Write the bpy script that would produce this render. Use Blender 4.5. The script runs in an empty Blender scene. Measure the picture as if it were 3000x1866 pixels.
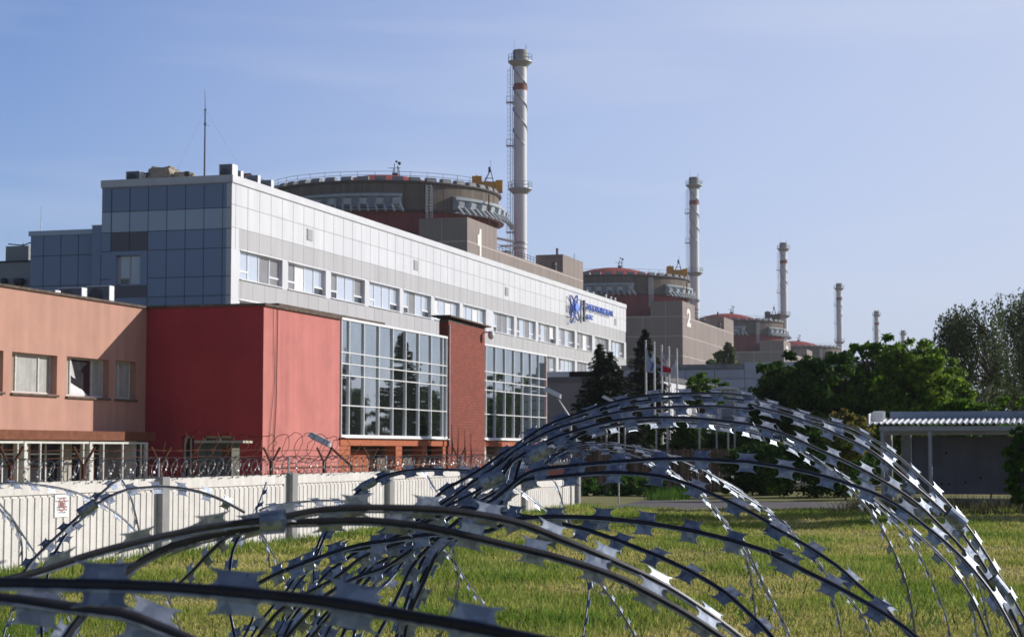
import bpy, math, random
import numpy as np
from mathutils import Vector
rnd = random.Random(7)
SC = bpy.context.scene
COL = SC.collection
rad = math.radians

# ------------------------------------------------------------------ camera
FPX, PITCH, YAW, CZ = 5430.0, rad(4.045), rad(16.57), 2.0
cam_d = bpy.data.cameras.new('camera'); cam = bpy.data.objects.new('camera', cam_d); COL.objects.link(cam)
cam.location = (0, 0, CZ); cam.rotation_euler = (math.pi/2 + PITCH, 0, YAW)
cam_d.sensor_width = 36; cam_d.lens = 36*FPX/3000; cam_d.clip_start = .1; cam_d.clip_end = 6000
cam_d.dof.use_dof = True; cam_d.dof.focus_distance = 5.0; cam_d.dof.aperture_fstop = 26
SC.camera = cam
# ------------------------------------------------------------------ sky and sun
SUN = Vector((.725, .590, .361)).normalized()
EL = math.asin(SUN.z); AZ = math.atan2(SUN.x, SUN.y)
W = bpy.data.worlds.new("World"); SC.world = W; W.use_nodes = True
nt = W.node_tree; nt.nodes.clear()
sky = nt.nodes.new('ShaderNodeTexSky'); sky.sky_type = 'NISHITA'; sky.sun_disc = False
sky.sun_elevation = EL; sky.sun_rotation = AZ
sky.altitude = 100; sky.air_density = 1.0; sky.dust_density = 0.6; sky.ozone_density = 4.0
bg = nt.nodes.new('ShaderNodeBackground'); bg.inputs[1].default_value = 0.12
wo = nt.nodes.new('ShaderNodeOutputWorld')
# faint cirrus wisps high on the right
tc = nt.nodes.new('ShaderNodeTexCoord'); mp = nt.nodes.new('ShaderNodeMapping'); mp.inputs['Scale'].default_value = (2.2, 2.2, 16); mp.inputs['Rotation'].default_value = (0, rad(7), rad(12))
nz = nt.nodes.new('ShaderNodeTexNoise'); nz.inputs['Scale'].default_value = 1.6; nz.inputs['Detail'].default_value = 5
rp = nt.nodes.new('ShaderNodeMapRange'); rp.inputs[1].default_value = .5; rp.inputs[2].default_value = .8; rp.inputs[3].default_value = 0; rp.inputs[4].default_value = .3
mx = nt.nodes.new('ShaderNodeMix'); mx.data_type = 'RGBA'; mx.inputs[7].default_value = (6.0, 6.35, 7.3, 1)
nt.links.new(tc.outputs['Generated'], mp.inputs[0]); nt.links.new(mp.outputs[0], nz.inputs[0]); nt.links.new(nz.outputs[0], rp.inputs[0])
nt.links.new(rp.outputs[0], mx.inputs[0])
# summer haze: sky pales toward the sun side and near the horizon, deeper overhead
tn = nt.nodes.new('ShaderNodeMix'); tn.data_type = 'RGBA'; tn.blend_type = 'MULTIPLY'; tn.inputs[0].default_value = 1; tn.inputs[7].default_value = (1.15, 1.05, 1.27, 1)
nt.links.new(sky.outputs[0], tn.inputs[6])
dp = nt.nodes.new('ShaderNodeVectorMath'); dp.operation = 'DOT_PRODUCT'; dp.inputs[1].default_value = (.776, .631, 0); nt.links.new(tc.outputs['Generated'], dp.inputs[0])
r1 = nt.nodes.new('ShaderNodeMapRange'); r1.inputs[1].default_value = .13; r1.inputs[2].default_value = .66; r1.inputs[4].default_value = .82; nt.links.new(dp.outputs['Value'], r1.inputs[0])
sx = nt.nodes.new('ShaderNodeSeparateXYZ'); nt.links.new(tc.outputs['Generated'], sx.inputs[0])
r2 = nt.nodes.new('ShaderNodeMapRange'); r2.inputs[1].default_value = .25; r2.inputs[2].default_value = .6; r2.inputs[3].default_value = 1; r2.inputs[4].default_value = .15; nt.links.new(sx.outputs[2], r2.inputs[0])
ml = nt.nodes.new('ShaderNodeMath'); ml.operation = 'MULTIPLY'; nt.links.new(r1.outputs[0], ml.inputs[0]); nt.links.new(r2.outputs[0], ml.inputs[1])
hz = nt.nodes.new('ShaderNodeMix'); hz.data_type = 'RGBA'; hz.inputs[7].default_value = (5.15, 5.65, 7.0, 1); nt.links.new(ml.outputs[0], hz.inputs[0]); nt.links.new(tn.outputs[2], hz.inputs[6])
r3 = nt.nodes.new('ShaderNodeMapRange'); r3.inputs[1].default_value = .28; r3.inputs[2].default_value = .55; r3.inputs[3].default_value = 1; r3.inputs[4].default_value = .42; nt.links.new(sx.outputs[2], r3.inputs[0])
zn = nt.nodes.new('ShaderNodeVectorMath'); zn.operation = 'SCALE'; nt.links.new(hz.outputs[2], zn.inputs[0]); 
r4 = nt.nodes.new('ShaderNodeMapRange'); r4.inputs[1].default_value = -.5; r4.inputs[2].default_value = .1; r4.inputs[3].default_value = .5; r4.inputs[4].default_value = 1; nt.links.new(dp.outputs['Value'], r4.inputs[0])
m4 = nt.nodes.new('ShaderNodeMath'); m4.operation = 'MULTIPLY'; nt.links.new(r3.outputs[0], m4.inputs[0]); nt.links.new(r4.outputs[0], m4.inputs[1]); nt.links.new(m4.outputs[0], zn.inputs['Scale'])
nt.links.new(zn.outputs[0], mx.inputs[6]); nt.links.new(mx.outputs[2], bg.inputs[0])
nt.links.new(bg.outputs[0], wo.inputs[0])
ld = bpy.data.lights.new('sun', 'SUN'); ld.energy = 4.6; ld.angle = rad(.5); ld.color = (1, .955, .89)
lo = bpy.data.objects.new('sun', ld); COL.objects.link(lo); lo.rotation_euler = SUN.to_track_quat('Z', 'Y').to_euler()
SC.view_settings.view_transform = 'Standard'; SC.view_settings.look = 'None'; SC.view_settings.exposure = 0.0; SC.view_settings.gamma = 1

# ------------------------------------------------------------------ measuring helpers (photo pixels -> metres)
Fv = Vector((math.cos(PITCH)*-math.sin(YAW), math.cos(PITCH)*math.cos(YAW), math.sin(PITCH)))
Rv = Vector((math.cos(YAW), math.sin(YAW), 0)); Uv = Rv.cross(Fv)
Hv = Vector((-math.sin(YAW), math.cos(YAW), 0)); C0 = Vector((0, 0, CZ))
def ray(px, py): return Fv*FPX + Rv*(px-1500) + Uv*(933-py)
def at(px, py, Z):
    d = ray(px, py); return C0 + d*(Z/d.dot(Hv))
def on_x(px, py, x):
    d = ray(px, py); return C0 + d*(x/d.x)
def on_y(px, py, y):
    d = ray(px, py); return C0 + d*(y/d.y)

# ------------------------------------------------------------------ materials
MATS = {}
def nn(t, k, **kw):
    n = t.nodes.new('ShaderNode'+k)
    for a, b in kw.items(): setattr(n, a, b)
    return n
def mat(name, col, rough=.8, metal=0, var=.12, scale=2., streak=0, bump=0, spec=.3, col2=None, bscale=None, isl=0, coord='Object', cell=None):
    """noise-mottled principled surface; streak = vertical weathering; isl = variation from piece to piece"""
    if name in MATS: return MATS[name]
    m = bpy.data.materials.new(name); m.use_nodes = True; t = m.node_tree
    b = t.nodes['Principled BSDF']; L = t.links.new
    c = nn(t, 'TexCoord'); n1 = nn(t, 'TexNoise'); n1.inputs['Scale'].default_value = scale; n1.inputs['Detail'].default_value = 8; n1.inputs['Roughness'].default_value = .65
    L(c.outputs[coord], n1.inputs[0])
    r = nn(t, 'MapRange'); r.inputs[1].default_value = .3; r.inputs[2].default_value = .7; r.inputs[3].default_value = 0; r.inputs[4].default_value = 1
    L(n1.outputs[0], r.inputs[0]); f = r.outputs[0]
    if streak:
        mpn = nn(t, 'Mapping'); mpn.inputs['Scale'].default_value = (1, 1, .06); L(c.outputs[coord], mpn.inputs[0])
        n2 = nn(t, 'TexNoise'); n2.inputs['Scale'].default_value = scale*2.5; n2.inputs['Detail'].default_value = 6; L(mpn.outputs[0], n2.inputs[0])
        r2 = nn(t, 'MapRange'); r2.inputs[1].default_value = .35; r2.inputs[2].default_value = .7; L(n2.outputs[0], r2.inputs[0])
        ma = nn(t, 'Math', operation='MULTIPLY_ADD'); ma.inputs[1].default_value = streak; L(r2.outputs[0], ma.inputs[0])
        mb = nn(t, 'Math', operation='MULTIPLY'); mb.inputs[1].default_value = 1-streak; L(f, mb.inputs[0]); L(mb.outputs[0], ma.inputs[2]); f = ma.outputs[0]
    m1 = nn(t, 'Mix', data_type='RGBA'); c2 = col2 or tuple(min(1, v*(1+var)) for v in col); c1 = col if col2 else tuple(v*(1-var) for v in col)
    m1.inputs[6].default_value = (*c1, 1); m1.inputs[7].default_value = (*c2, 1); L(f, m1.inputs[0]); out = m1.outputs[2]
    if isl:
        g = nn(t, 'NewGeometry'); hs = nn(t, 'HueSaturation')
        q = nn(t, 'MapRange'); q.inputs[3].default_value = 1-isl; q.inputs[4].default_value = 1+isl; L(g.outputs['Random Per Island'], q.inputs[0])
        L(q.outputs[0], hs.inputs['Value']); L(out, hs.inputs['Color']); out = hs.outputs[0]
    if cell:
        sn = nn(t, 'VectorMath', operation='SNAP'); sn.inputs[1].default_value = cell[0]; L(c.outputs['Object'], sn.inputs[0]); wn = nn(t, 'TexWhiteNoise'); L(sn.outputs[0], wn.inputs[0])
        h2 = nn(t, 'HueSaturation'); q2 = nn(t, 'MapRange'); q2.inputs[3].default_value = 1-cell[1]; q2.inputs[4].default_value = 1+cell[1]*.6; L(wn.outputs[0], q2.inputs[0]); L(q2.outputs[0], h2.inputs['Value']); L(out, h2.inputs['Color']); out = h2.outputs[0]
    L(out, b.inputs['Base Color'])
    b.inputs['Roughness'].default_value = rough; b.inputs['Metallic'].default_value = metal; b.inputs['Specular IOR Level'].default_value = spec
    if bump:
        bn = nn(t, 'Bump'); bn.inputs['Strength'].default_value = bump; bn.inputs['Distance'].default_value = .02
        n3 = nn(t, 'TexNoise'); n3.inputs['Scale'].default_value = bscale or scale*8; n3.inputs['Detail'].default_value = 6; L(c.outputs[coord], n3.inputs[0])
        L(n3.outputs[0], bn.inputs['Height']); L(bn.outputs[0], b.inputs['Normal'])
    MATS[name] = m; return m
def glass(name, tint, dark, k=.6, rough=.03, wob=.0):
    m = bpy.data.materials.new(name); m.use_nodes = True; t = m.node_tree; t.nodes.clear(); L = t.links.new
    o = nn(t, 'OutputMaterial'); a = nn(t, 'BsdfDiffuse'); a.inputs[0].default_value = (*dark, 1)
    g = nn(t, 'BsdfGlossy'); g.inputs['Color'].default_value = (*tint, 1); g.inputs['Roughness'].default_value = rough
    x = nn(t, 'MixShader'); x.inputs[0].default_value = k; L(a.outputs[0], x.inputs[1]); L(g.outputs[0], x.inputs[2]); L(x.outputs[0], o.inputs[0])
    if wob:
        c = nn(t, 'TexCoord'); n = nn(t, 'TexNoise'); n.inputs['Scale'].default_value = .8; L(c.outputs['Object'], n.inputs[0])
        bn = nn(t, 'Bump'); bn.inputs['Strength'].default_value = wob; bn.inputs['Distance'].default_value = .05; L(n.outputs[0], bn.inputs['Height']); L(bn.outputs[0], g.inputs['Normal'])
        r = nn(t, 'MapRange'); r.inputs[3].default_value = k-.12; r.inputs[4].default_value = k+.12; L(n.outputs[0], r.inputs[0]); L(r.outputs[0], x.inputs[0])
    return m
def leafmat(name, c1, c2, trans=.35, isl=.45, scale=.6):
    m = bpy.data.materials.new(name); m.use_nodes = True; t = m.node_tree; t.nodes.clear(); L = t.links.new
    o = nn(t, 'OutputMaterial'); c = nn(t, 'TexCoord'); n = nn(t, 'TexNoise'); n.inputs['Scale'].default_value = scale; n.inputs['Detail'].default_value = 3
    L(c.outputs['Object'], n.inputs[0]); r = nn(t, 'MapRange'); r.inputs[1].default_value = .35; r.inputs[2].default_value = .65; L(n.outputs[0], r.inputs[0])
    x = nn(t, 'Mix', data_type='RGBA'); x.inputs[6].default_value = (*c1, 1); x.inputs[7].default_value = (*c2, 1); L(r.outputs[0], x.inputs[0])
    g = nn(t, 'NewGeometry'); hs = nn(t, 'HueSaturation'); q = nn(t, 'MapRange'); q.inputs[3].default_value = 1-isl; q.inputs[4].default_value = 1+isl
    L(g.outputs['Random Per Island'], q.inputs[0]); L(q.outputs[0], hs.inputs['Value']); L(x.outputs[2], hs.inputs['Color'])
    d = nn(t, 'BsdfPrincipled'); d.inputs['Roughness'].default_value = .7; d.inputs['Specular IOR Level'].default_value = .12; L(hs.outputs[0], d.inputs['Base Color'])
    tr = nn(t, 'BsdfTranslucent'); L(hs.outputs[0], tr.inputs[0]); mx = nn(t, 'MixShader'); mx.inputs[0].default_value = trans
    L(d.outputs[0], mx.inputs[1]); L(tr.outputs[0], mx.inputs[2]); L(mx.outputs[0], o.inputs[0]); return m

white_panel = mat('white_panel', (.665, .67, .69), .45, var=.06, scale=.4, streak=.6, spec=.4, cell=((50, 2.05, 1.62), .05))
grey_panel = mat('grey_panel', (.47, .465, .465), .45, var=.07, scale=.4, streak=.6, spec=.4, cell=((50, 2.05, 9), .06))
blue_panel = mat('blue_grey_panel', (.25, .33, .48), .45, var=.05, scale=.2, isl=.05)
lblue_panel = mat('pale_blue_panel', (.48, .58, .70), .45, var=.04, scale=.2, isl=.03)
dark_panel = mat('dark_grey_panel', (.14, .14, .17), .45, var=.05, scale=.2)
joint = mat('dark_panel_joint', (.05, .055, .07), .9)  # dark strips along the panel joints
jointw = mat('facade_joint', (.33, .33, .35), .9)
white_metal = mat('white_painted_metal', (.82, .82, .82), .4, var=.05, scale=3)
pvc = mat('white_window_frame', (.84, .84, .85), .35, var=.02)
steel = mat('galvanised_steel', (.42, .43, .45), .5, .5, var=.15, scale=3)
darksteel = mat('dark_steel', (.07, .07, .08), .6, .3, var=.2)
rust = mat('rusty_steel', (.16, .06, .03), .85, var=.4, scale=6)
salmon = mat('salmon_render', (.52, .29, .22), .9, var=.16, scale=.7, streak=.5, bump=.25, bscale=14)
pink = mat('pink_render', (.57, .205, .18), .9, var=.21, scale=.6, streak=.4, bump=.25, bscale=12)
crimson = mat('crimson_render', (.40, .055, .068), .9, var=.22, scale=.45, streak=.35, bump=.25, bscale=12)
roofedge = mat('weathered_roof_edge', (.13, .10, .08), .95, var=.5, scale=3)
soffit = mat('rusty_soffit', (.20, .075, .04), .9, var=.3, scale=3)
concrete_w = mat('whitewashed_concrete', (.72, .69, .655), .95, var=.16, scale=3.2, streak=.5, bump=.5, bscale=25)
concrete_g = mat('grey_concrete', (.30, .30, .30), .95, var=.2, scale=2, streak=.3, bump=.4)
concrete_b = mat('brown_reactor_concrete', (.17, .14, .115), .95, var=.38, scale=.25, streak=.7, isl=.08)
concrete_d = mat('annex_concrete', (.285, .24, .22), .95, var=.16, scale=.2, streak=.6)
white_line = mat('white_joint_filler', (.55, .50, .46), .9)
red_paint = mat('faded_red_paint', (.26, .06, .055), .85, var=.25, scale=.3, streak=.6)
dome_red = mat('dome_red_paint', (.42, .09, .075), .8, var=.2, scale=.2)
hood = mat('light_grey_hood_metal', (.42, .46, .50), .6, var=.2, scale=.5, streak=.3)
chim_white = mat('chimney_white_paint', (.76, .76, .77), .7, var=.12, scale=.5, streak=.6)
chim_red = mat('chimney_red_band', (.33, .14, .11), .8, var=.25, scale=1)
chim_top = mat('sooty_grey_paint', (.36, .35, .33), .85, var=.4, scale=.5)
yellow = mat('crane_yellow_paint', (.72, .36, .03), .6, var=.2, scale=.8)
asph = mat('asphalt', (.15, .14, .14), .95, var=.25, scale=.4, bump=.3)
brickorange = mat('orange_brick_render', (.45, .14, .07), .9, var=.15, scale=3)
glass_sky = glass('reflecting_window_glass', (.92, .95, .98), (.62, .68, .74), .5, .08)
glass_grey = mat('grey_blind_glass', (.22, .22, .23), .3, var=.15, scale=1, spec=.8)
glass_dark = glass('dark_mirror_glass', (.80, .86, .87), (.03, .036, .034), .66, .02, .05)
glass_dirty = mat('dusty_window_glass', (.40, .41, .38), .35, var=.35, scale=1.6, spec=.9, streak=.4)
glass_black = mat('dark_window_glass', (.03, .035, .04), .12, var=.4, scale=2, spec=.9)
curtain = mat('white_curtain', (.75, .75, .76), .9, var=.06)
bark = mat('bark', (.09, .065, .05), .95, var=.3, scale=8)
birchbark = mat('birch_bark', (.62, .60, .56), .9, var=.25, scale=5)
tarp = mat('beige_tarpaulin', (.42, .36, .28), .9, var=.2, scale=2, bump=.6)
brown_wood = mat('weathered_wood', (.17, .12, .09), .95, var=.35, scale=3, isl=.5)

def brickmat():
    m = bpy.data.materials.new('dark_red_brickwork'); m.use_nodes = True; t = m.node_tree; b = t.nodes['Principled BSDF']; L = t.links.new
    c = nn(t, 'TexCoord'); s = nn(t, 'SeparateXYZ'); cb = nn(t, 'CombineXYZ'); ad = nn(t, 'Math', operation='ADD')
    L(c.outputs['Object'], s.inputs[0]); L(s.outputs[0], ad.inputs[0]); L(s.outputs[1], ad.inputs[1]); L(ad.outputs[0], cb.inputs[0]); L(s.outputs[2], cb.inputs[1])
    k = nn(t, 'TexBrick'); k.inputs['Scale'].default_value = 1; k.inputs['Brick Width'].default_value = .5; k.inputs['Row Height'].default_value = .16; k.inputs['Mortar Size'].default_value = .018
    k.inputs['Color1'].default_value = (.31, .062, .032, 1); k.inputs['Color2'].default_value = (.22, .045, .025, 1); k.inputs['Mortar'].default_value = (.13, .045, .035, 1)
    L(cb.outputs[0], k.inputs[0]); L(k.outputs[0], b.inputs['Base Color']); b.inputs['Roughness'].default_value = .9; return m
brick = brickmat()

# ------------------------------------------------------------------ mesh builder
class MB:
    def __init__(s): s.v = []; s.f = []; s.m = []
    def add(s, vs, fs, mi=0):
        o = len(s.v); s.v += [tuple(v) for v in vs]; s.f += [tuple(i+o for i in f) for f in fs]; s.m += [mi]*len(fs); return s
    def box(s, x0, y0, z0, x1, y1, z1, mi=0):
        return s.add([(x0,y0,z0),(x1,y0,z0),(x1,y1,z0),(x0,y1,z0),(x0,y0,z1),(x1,y0,z1),(x1,y1,z1),(x0,y1,z1)],
                     [(0,3,2,1),(4,5,6,7),(0,1,5,4),(1,2,6,5),(2,3,7,6),(3,0,4,7)], mi)
    def obox(s, c, ux, uy, uz, mi=0):   # oriented box: centre and half-axis vectors
        c, ux, uy, uz = map(Vector, (c, ux, uy, uz)); vs = [c+ux*a+uy*b+uz*d for d in (-1,1) for a,b in ((-1,-1),(1,-1),(1,1),(-1,1))]
        return s.add(vs, [(0,3,2,1),(4,5,6,7),(0,1,5,4),(1,2,6,5),(2,3,7,6),(3,0,4,7)], mi)
    def tube(s, pts, r, n=6, mi=0, cap=True):
        pts = [Vector(p) for p in pts]; rs = r if isinstance(r, (list, tuple)) else [r]*len(pts); rings = []
        for i, p in enumerate(pts):
            t = (pts[min(i+1, len(pts)-1)]-pts[max(i-1, 0)]).normalized()
            a = t.cross(Vector((0,0,1))) if abs(t.z) < .95 else t.cross(Vector((0,1,0)))
            a.normalize(); b = t.cross(a); rings.append([p+(a*math.cos(2*math.pi*k/n)+b*math.sin(2*math.pi*k/n))*rs[i] for k in range(n)])
        vs = [v for q in rings for v in q]; fs = []
        for i in range(len(pts)-1):
            for k in range(n): fs.append((i*n+k, i*n+(k+1)%n, (i+1)*n+(k+1)%n, (i+1)*n+k))
        if cap: fs += [tuple(range(n))[::-1], tuple((len(pts)-1)*n+k for k in range(n))]
        return s.add(vs, fs, mi)
    def lathe(s, prof, c=(0,0), n=64, a0=0, a1=360, mi=0, closed=True):
        full = abs(a1-a0) >= 360; cols = n if full else n+1; vs = []
        for k in range(cols):
            a = rad(a0+(a1-a0)*k/n); vs += [(c[0]+r*math.cos(a), c[1]+r*math.sin(a), z) for r, z in prof]
        m = len(prof); fs = []; J = m if closed else m-1
        for k in range(n):
            k2 = (k+1) % cols
            for j in range(J): fs.append((k*m+j, k2*m+j, k2*m+(j+1)%m, k*m+(j+1)%m))
        if not full and closed: fs += [tuple(range(m))[::-1], tuple((cols-1)*m+j for j in range(m))]
        return s.add(vs, fs, mi)
    def prism(s, poly, d, mi=0):       # poly: list of 3D points, d: extrusion vector
        n = len(poly); d = Vector(d); vs = [Vector(p) for p in poly]; vs += [v+d for v in vs]
        return s.add(vs, [tuple(range(n))[::-1], tuple(range(n, 2*n))]+[(i, (i+1)%n, n+(i+1)%n, n+i) for i in range(n)], mi)
    def build(s, name, mats, parent=None, smooth=False):
        me = bpy.data.meshes.new(name); o = Vector((0,0,0)); p = parent
        if p is not None:
            while p.parent is not None: p = p.parent
            o = p.location
        me.from_pydata([(v[0]-o.x, v[1]-o.y, v[2]-o.z) for v in s.v], [], s.f)
        for m in (mats if isinstance(mats, (list, tuple)) else [mats]): me.materials.append(m)
        me.polygons.foreach_set('material_index', s.m)
        if smooth: me.polygons.foreach_set('use_smooth', [True]*len(s.f))
        me.update(); ob = bpy.data.objects.new(name, me); COL.objects.link(ob)
        if parent is not None: ob.parent = parent
        return ob
def fastmesh(name, V, F, mats, parent=None, mi=None):
    """V (n,3) array, F (m,k) array, same k for all"""
    me = bpy.data.meshes.new(name); o = np.array(parent.location if parent is not None else (0,0,0))
    V = V-o; k = F.shape[1]; me.vertices.add(len(V)); me.vertices.foreach_set('co', V.astype('f').ravel())
    me.loops.add(F.size); me.loops.foreach_set('vertex_index', F.astype('i').ravel())
    me.polygons.add(len(F)); me.polygons.foreach_set('loop_start', np.arange(0, F.size, k, dtype='i')); me.polygons.foreach_set('loop_total', np.full(len(F), k, dtype='i'))
    for m in (mats if isinstance(mats, (list, tuple)) else [mats]): me.materials.append(m)
    if mi is not None: me.polygons.foreach_set('material_index', mi.astype('i'))
    me.update(); me.validate(); ob = bpy.data.objects.new(name, me); COL.objects.link(ob)
    if parent is not None: ob.parent = parent
    return ob
def tag(o, label, cat, group=None):
    o['label'] = label; o['category'] = cat
    if group: o['group'] = group
    return o
def thing(name, label, cat, loc=(0,0,0), group=None):
    o = bpy.data.objects.new(name, None); COL.objects.link(o); o.location = loc; o.empty_display_size = .2
    return tag(o, label, cat, group)
def struct(o, kind='structure'): o['kind'] = kind; return o
def copy_tree(o, parent=None):
    c = o.copy(); COL.objects.link(c); c.parent = parent
    for ch in [q for q in o.children]: copy_tree(ch, c)
    return c
def text_mesh(s, size, font_offset=0.0, depth=.05, align='LEFT'):
    cu = bpy.data.curves.new('t', 'FONT'); cu.body = s; cu.size = size; cu.extrude = depth; cu.offset = font_offset; cu.align_x = align
    ob = bpy.data.objects.new('t', cu); COL.objects.link(ob); bpy.context.view_layer.update()
    me = bpy.data.meshes.new_from_object(ob.evaluated_get(bpy.context.evaluated_depsgraph_get())); bpy.data.objects.remove(ob); return me
def text_part(name, s, m, parent, base, width, height, depth=.05, off=0, faceY=False):
    """lettering on a +X facing wall (reads along +Y) scaled to width x height, base = lower left corner in world"""
    me = text_mesh(s, 1, off, .5); co = np.zeros(len(me.vertices)*3); me.vertices.foreach_get('co', co); co = co.reshape(-1, 3)
    mn, mx_ = co.min(0), co.max(0); sc = (co-mn)/np.maximum(mx_-mn, 1e-6)
    p = parent
    while p.parent is not None: p = p.parent
    b = Vector(base)-p.location; new = np.zeros_like(co)
    new[:, 1] = b.y+sc[:, 0]*width; new[:, 2] = b.z+sc[:, 1]*height; new[:, 0] = b.x+sc[:, 2]*depth
    me.vertices.foreach_set('co', new.ravel()); me.materials.clear(); me.materials.append(m); me.update()
    o = bpy.data.objects.new(name, me); COL.objects.link(o); o.parent = parent; return o

# ================================================================== SETTING
g = MB(); g.add([(-3000,-200,0),(3000,-200,0),(3000,5000,0),(-3000,5000,0)], [(0,1,2,3)])
soil = mat('grassy_soil', (.13, .16, .035), .95, scale=.5, col2=(.32, .28, .11), bump=.5)
struct(g.build('ground', soil))
def gp(px, Z, z=0.):
    v = C0 + Hv*Z + Rv*((px-1500)/5444*Z); return Vector((v.x, v.y, z))
r = MB(); r.prism([gp(1960,57.5,.002), gp(2750,51,.002), gp(3300,50,.002), gp(3300,63,.002), gp(2560,70,.002), gp(1890,74,.002), gp(1770,64,.002)], (0,0,.004))
struct(r.build('road', asph))
kb = MB(); k0, k1 = gp(2640, 62.8, 0), gp(3300, 62.0, 0); kb.prism([k0, k1, k1+Vector((0,.2,0)), k0+Vector((0,.2,0))], (0,0,.13)); struct(kb.build('kerb', concrete_g))
pl = MB(); pl.prism([gp(1200,130,.002), gp(2400,110,.002), gp(2400,175,.002), gp(1200,175,.002)], (0,0,.004)); struct(pl.build('plaza_paving', concrete_g))

# ================================================================== CONCRETE FENCE
WX = -16.07
cf = thing('concrete_fence', 'long whitewashed ribbed concrete panel fence running behind the barbed coils', 'fence', (WX, 43, 0))
posts_y = [19.1, 25.1, 31.1, 37.1, 43.1, 49.1, 55.1, 61.6]
for i in range(len(posts_y)-1):
    a, b = posts_y[i]+.14, posts_y[i+1]-.14; top = 1.47 if i < 5 else 1.04 if i == 6 else 1.25
    if i == 6: top = 1.0
    m = MB(); m.box(WX-.10, a, -.1, WX, b, top); m.box(WX, a, top-.2, WX+.035, b, top); m.box(WX, a, -.1, WX+.035, a+.16, top-.2); m.box(WX, b-.16, -.1, WX+.035, b, top-.2)
    n = 24; w = (b-a-.32)/n
    for k in range(n): m.box(WX, a+.16+k*w+.022, -.1, WX+.03, a+.16+(k+1)*w-.022, top-.245)
    for k in range(n+1): m.box(WX, a+.16+k*w-.02, -.1, WX+.004, a+.16+k*w+.02, top-.22, 1)
    m.build('panel', [concrete_w, mat('groove_grey', (.20, .19, .18), .95)], cf)  # darker grey strips in the grooves between the ribs
for i, y in enumerate(posts_y):
    m = MB(); t = 1.5 if i < 6 else 1.1; m.box(WX-.12, y-.14, -.2, WX+.16, y+.14, t); m.build('post', concrete_g, cf)
# brackets on the fence top
for y in (25.1, 31.1, 37.1, 43.1, 49.1, 55.1):
    m = MB(); m.tube([(WX, y, 1.4), (WX, y, 1.85)], .022); m.build('bracket', steel, cf)
# prohibition sign hung on the fence
s0 = on_x(163, 1507, WX+.06); sy = s0.y
sg = thing('prohibition_sign', 'small white no photography sign with red circle hung on concrete fence', 'sign', (WX+.05, sy, .6))
y0, y1 = on_x(161, 1480, WX+.05).y, on_x(201, 1480, WX+.05).y; zt, zb = on_x(180, 1448, WX+.05).z, on_x(180, 1514, WX+.05).z
m = MB(); m.box(WX+.036, y0, zb, WX+.05, y1, zt); m.build('board', mat('sign_white', (.86, .86, .86), .5, var=.02), sg)
cy, cz, rr = (y0+y1)/2, (zt+zb)/2+.02, .115
m = MB(); n = 28
ring = [(WX+.053, cy+math.cos(2*math.pi*k/n)*q, cz+math.sin(2*math.pi*k/n)*q) for q in (rr*.82, rr) for k in range(n)]
m.add(ring, [(k, (k+1)%n, n+(k+1)%n, n+k) for k in range(n)])
m.obox((WX+.054, cy, cz), (.001,0,0), (0,.008,.008), (0,.07,-.07)); m.build('red_ring', mat('sign_red', (.55, .12, .12), .6), sg)
m = MB(); m.box(WX+.0515, cy-.075, cz-.045, WX+.0525, cy+.075, cz+.035); m.box(WX+.0515, cy-.03, cz+.035, WX+.0525, cy+.03, cz+.055); m.build('camera_symbol', mat('sign_black', (.2, .16, .16), .6), sg)
dk = mat('sign_text_grey', (.25, .25, .27), .6)
for s_, zz, ww in (('ФОТО И ВИДЕО', zt-.075, .30), ('СЪЕМКА ЗАПРЕЩЕНА', zt-.125, .42), ('ОХРАНЯЕМАЯ', zb+.15, .34), ('ТЕРРИТОРИЯ', zb+.105, .34), ('СТАНЦИИ', zb+.06, .24)):
    text_part('lettering', s_, dk, sg, (WX+.051, cy-ww/2, zz), ww, .028, .002)
# thin coil of razor wire along the fence top
def wirecoil(y0, y1, x, z, R, pitch, r=.006, jit=.03, spikes=True, seed=1, n=26):
    q = random.Random(seed); m = MB(); pts = []; T = int((y1-y0)/pitch*n)
    for k in range(T):
        a = 2*math.pi*k/n; y = y0+(y1-y0)*k/T + math.sin(a)*pitch*.35
        j = 1+q.uniform(-jit, jit)
        pts.append(Vector((x+math.cos(a)*R*j, y, z+math.sin(a)*R*j*(1+.12*math.sin(k/n*.9)))))
    m.tube(pts, r, 4)
    if spikes:
        for k in range(0, T-1, 1):
            p = pts[k]; t = (pts[k+1]-p).normalized(); u = Vector((q.uniform(-1,1), q.uniform(-1,1), q.uniform(-1,1))).cross(t).normalized()
            L = .017; m.add([p+t*.014, p+u*L+t*.02, p-t*.014, p+u*L-t*.02, p-u*L+t*.02, p-u*L-t*.02], [(0,1,3,2),(2,5,4,0)])
    return m
rz = mat('thin_razor_wire', (.38, .38, .38), .45, .6, var=.5, scale=4)
tag(wirecoil(25, 62, WX+.0, 1.64, .2, .4, .0038, seed=3).build('razor_wire_coil', rz), 'thin razor wire coil laid along the top of the concrete fence', 'razor wire')

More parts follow.
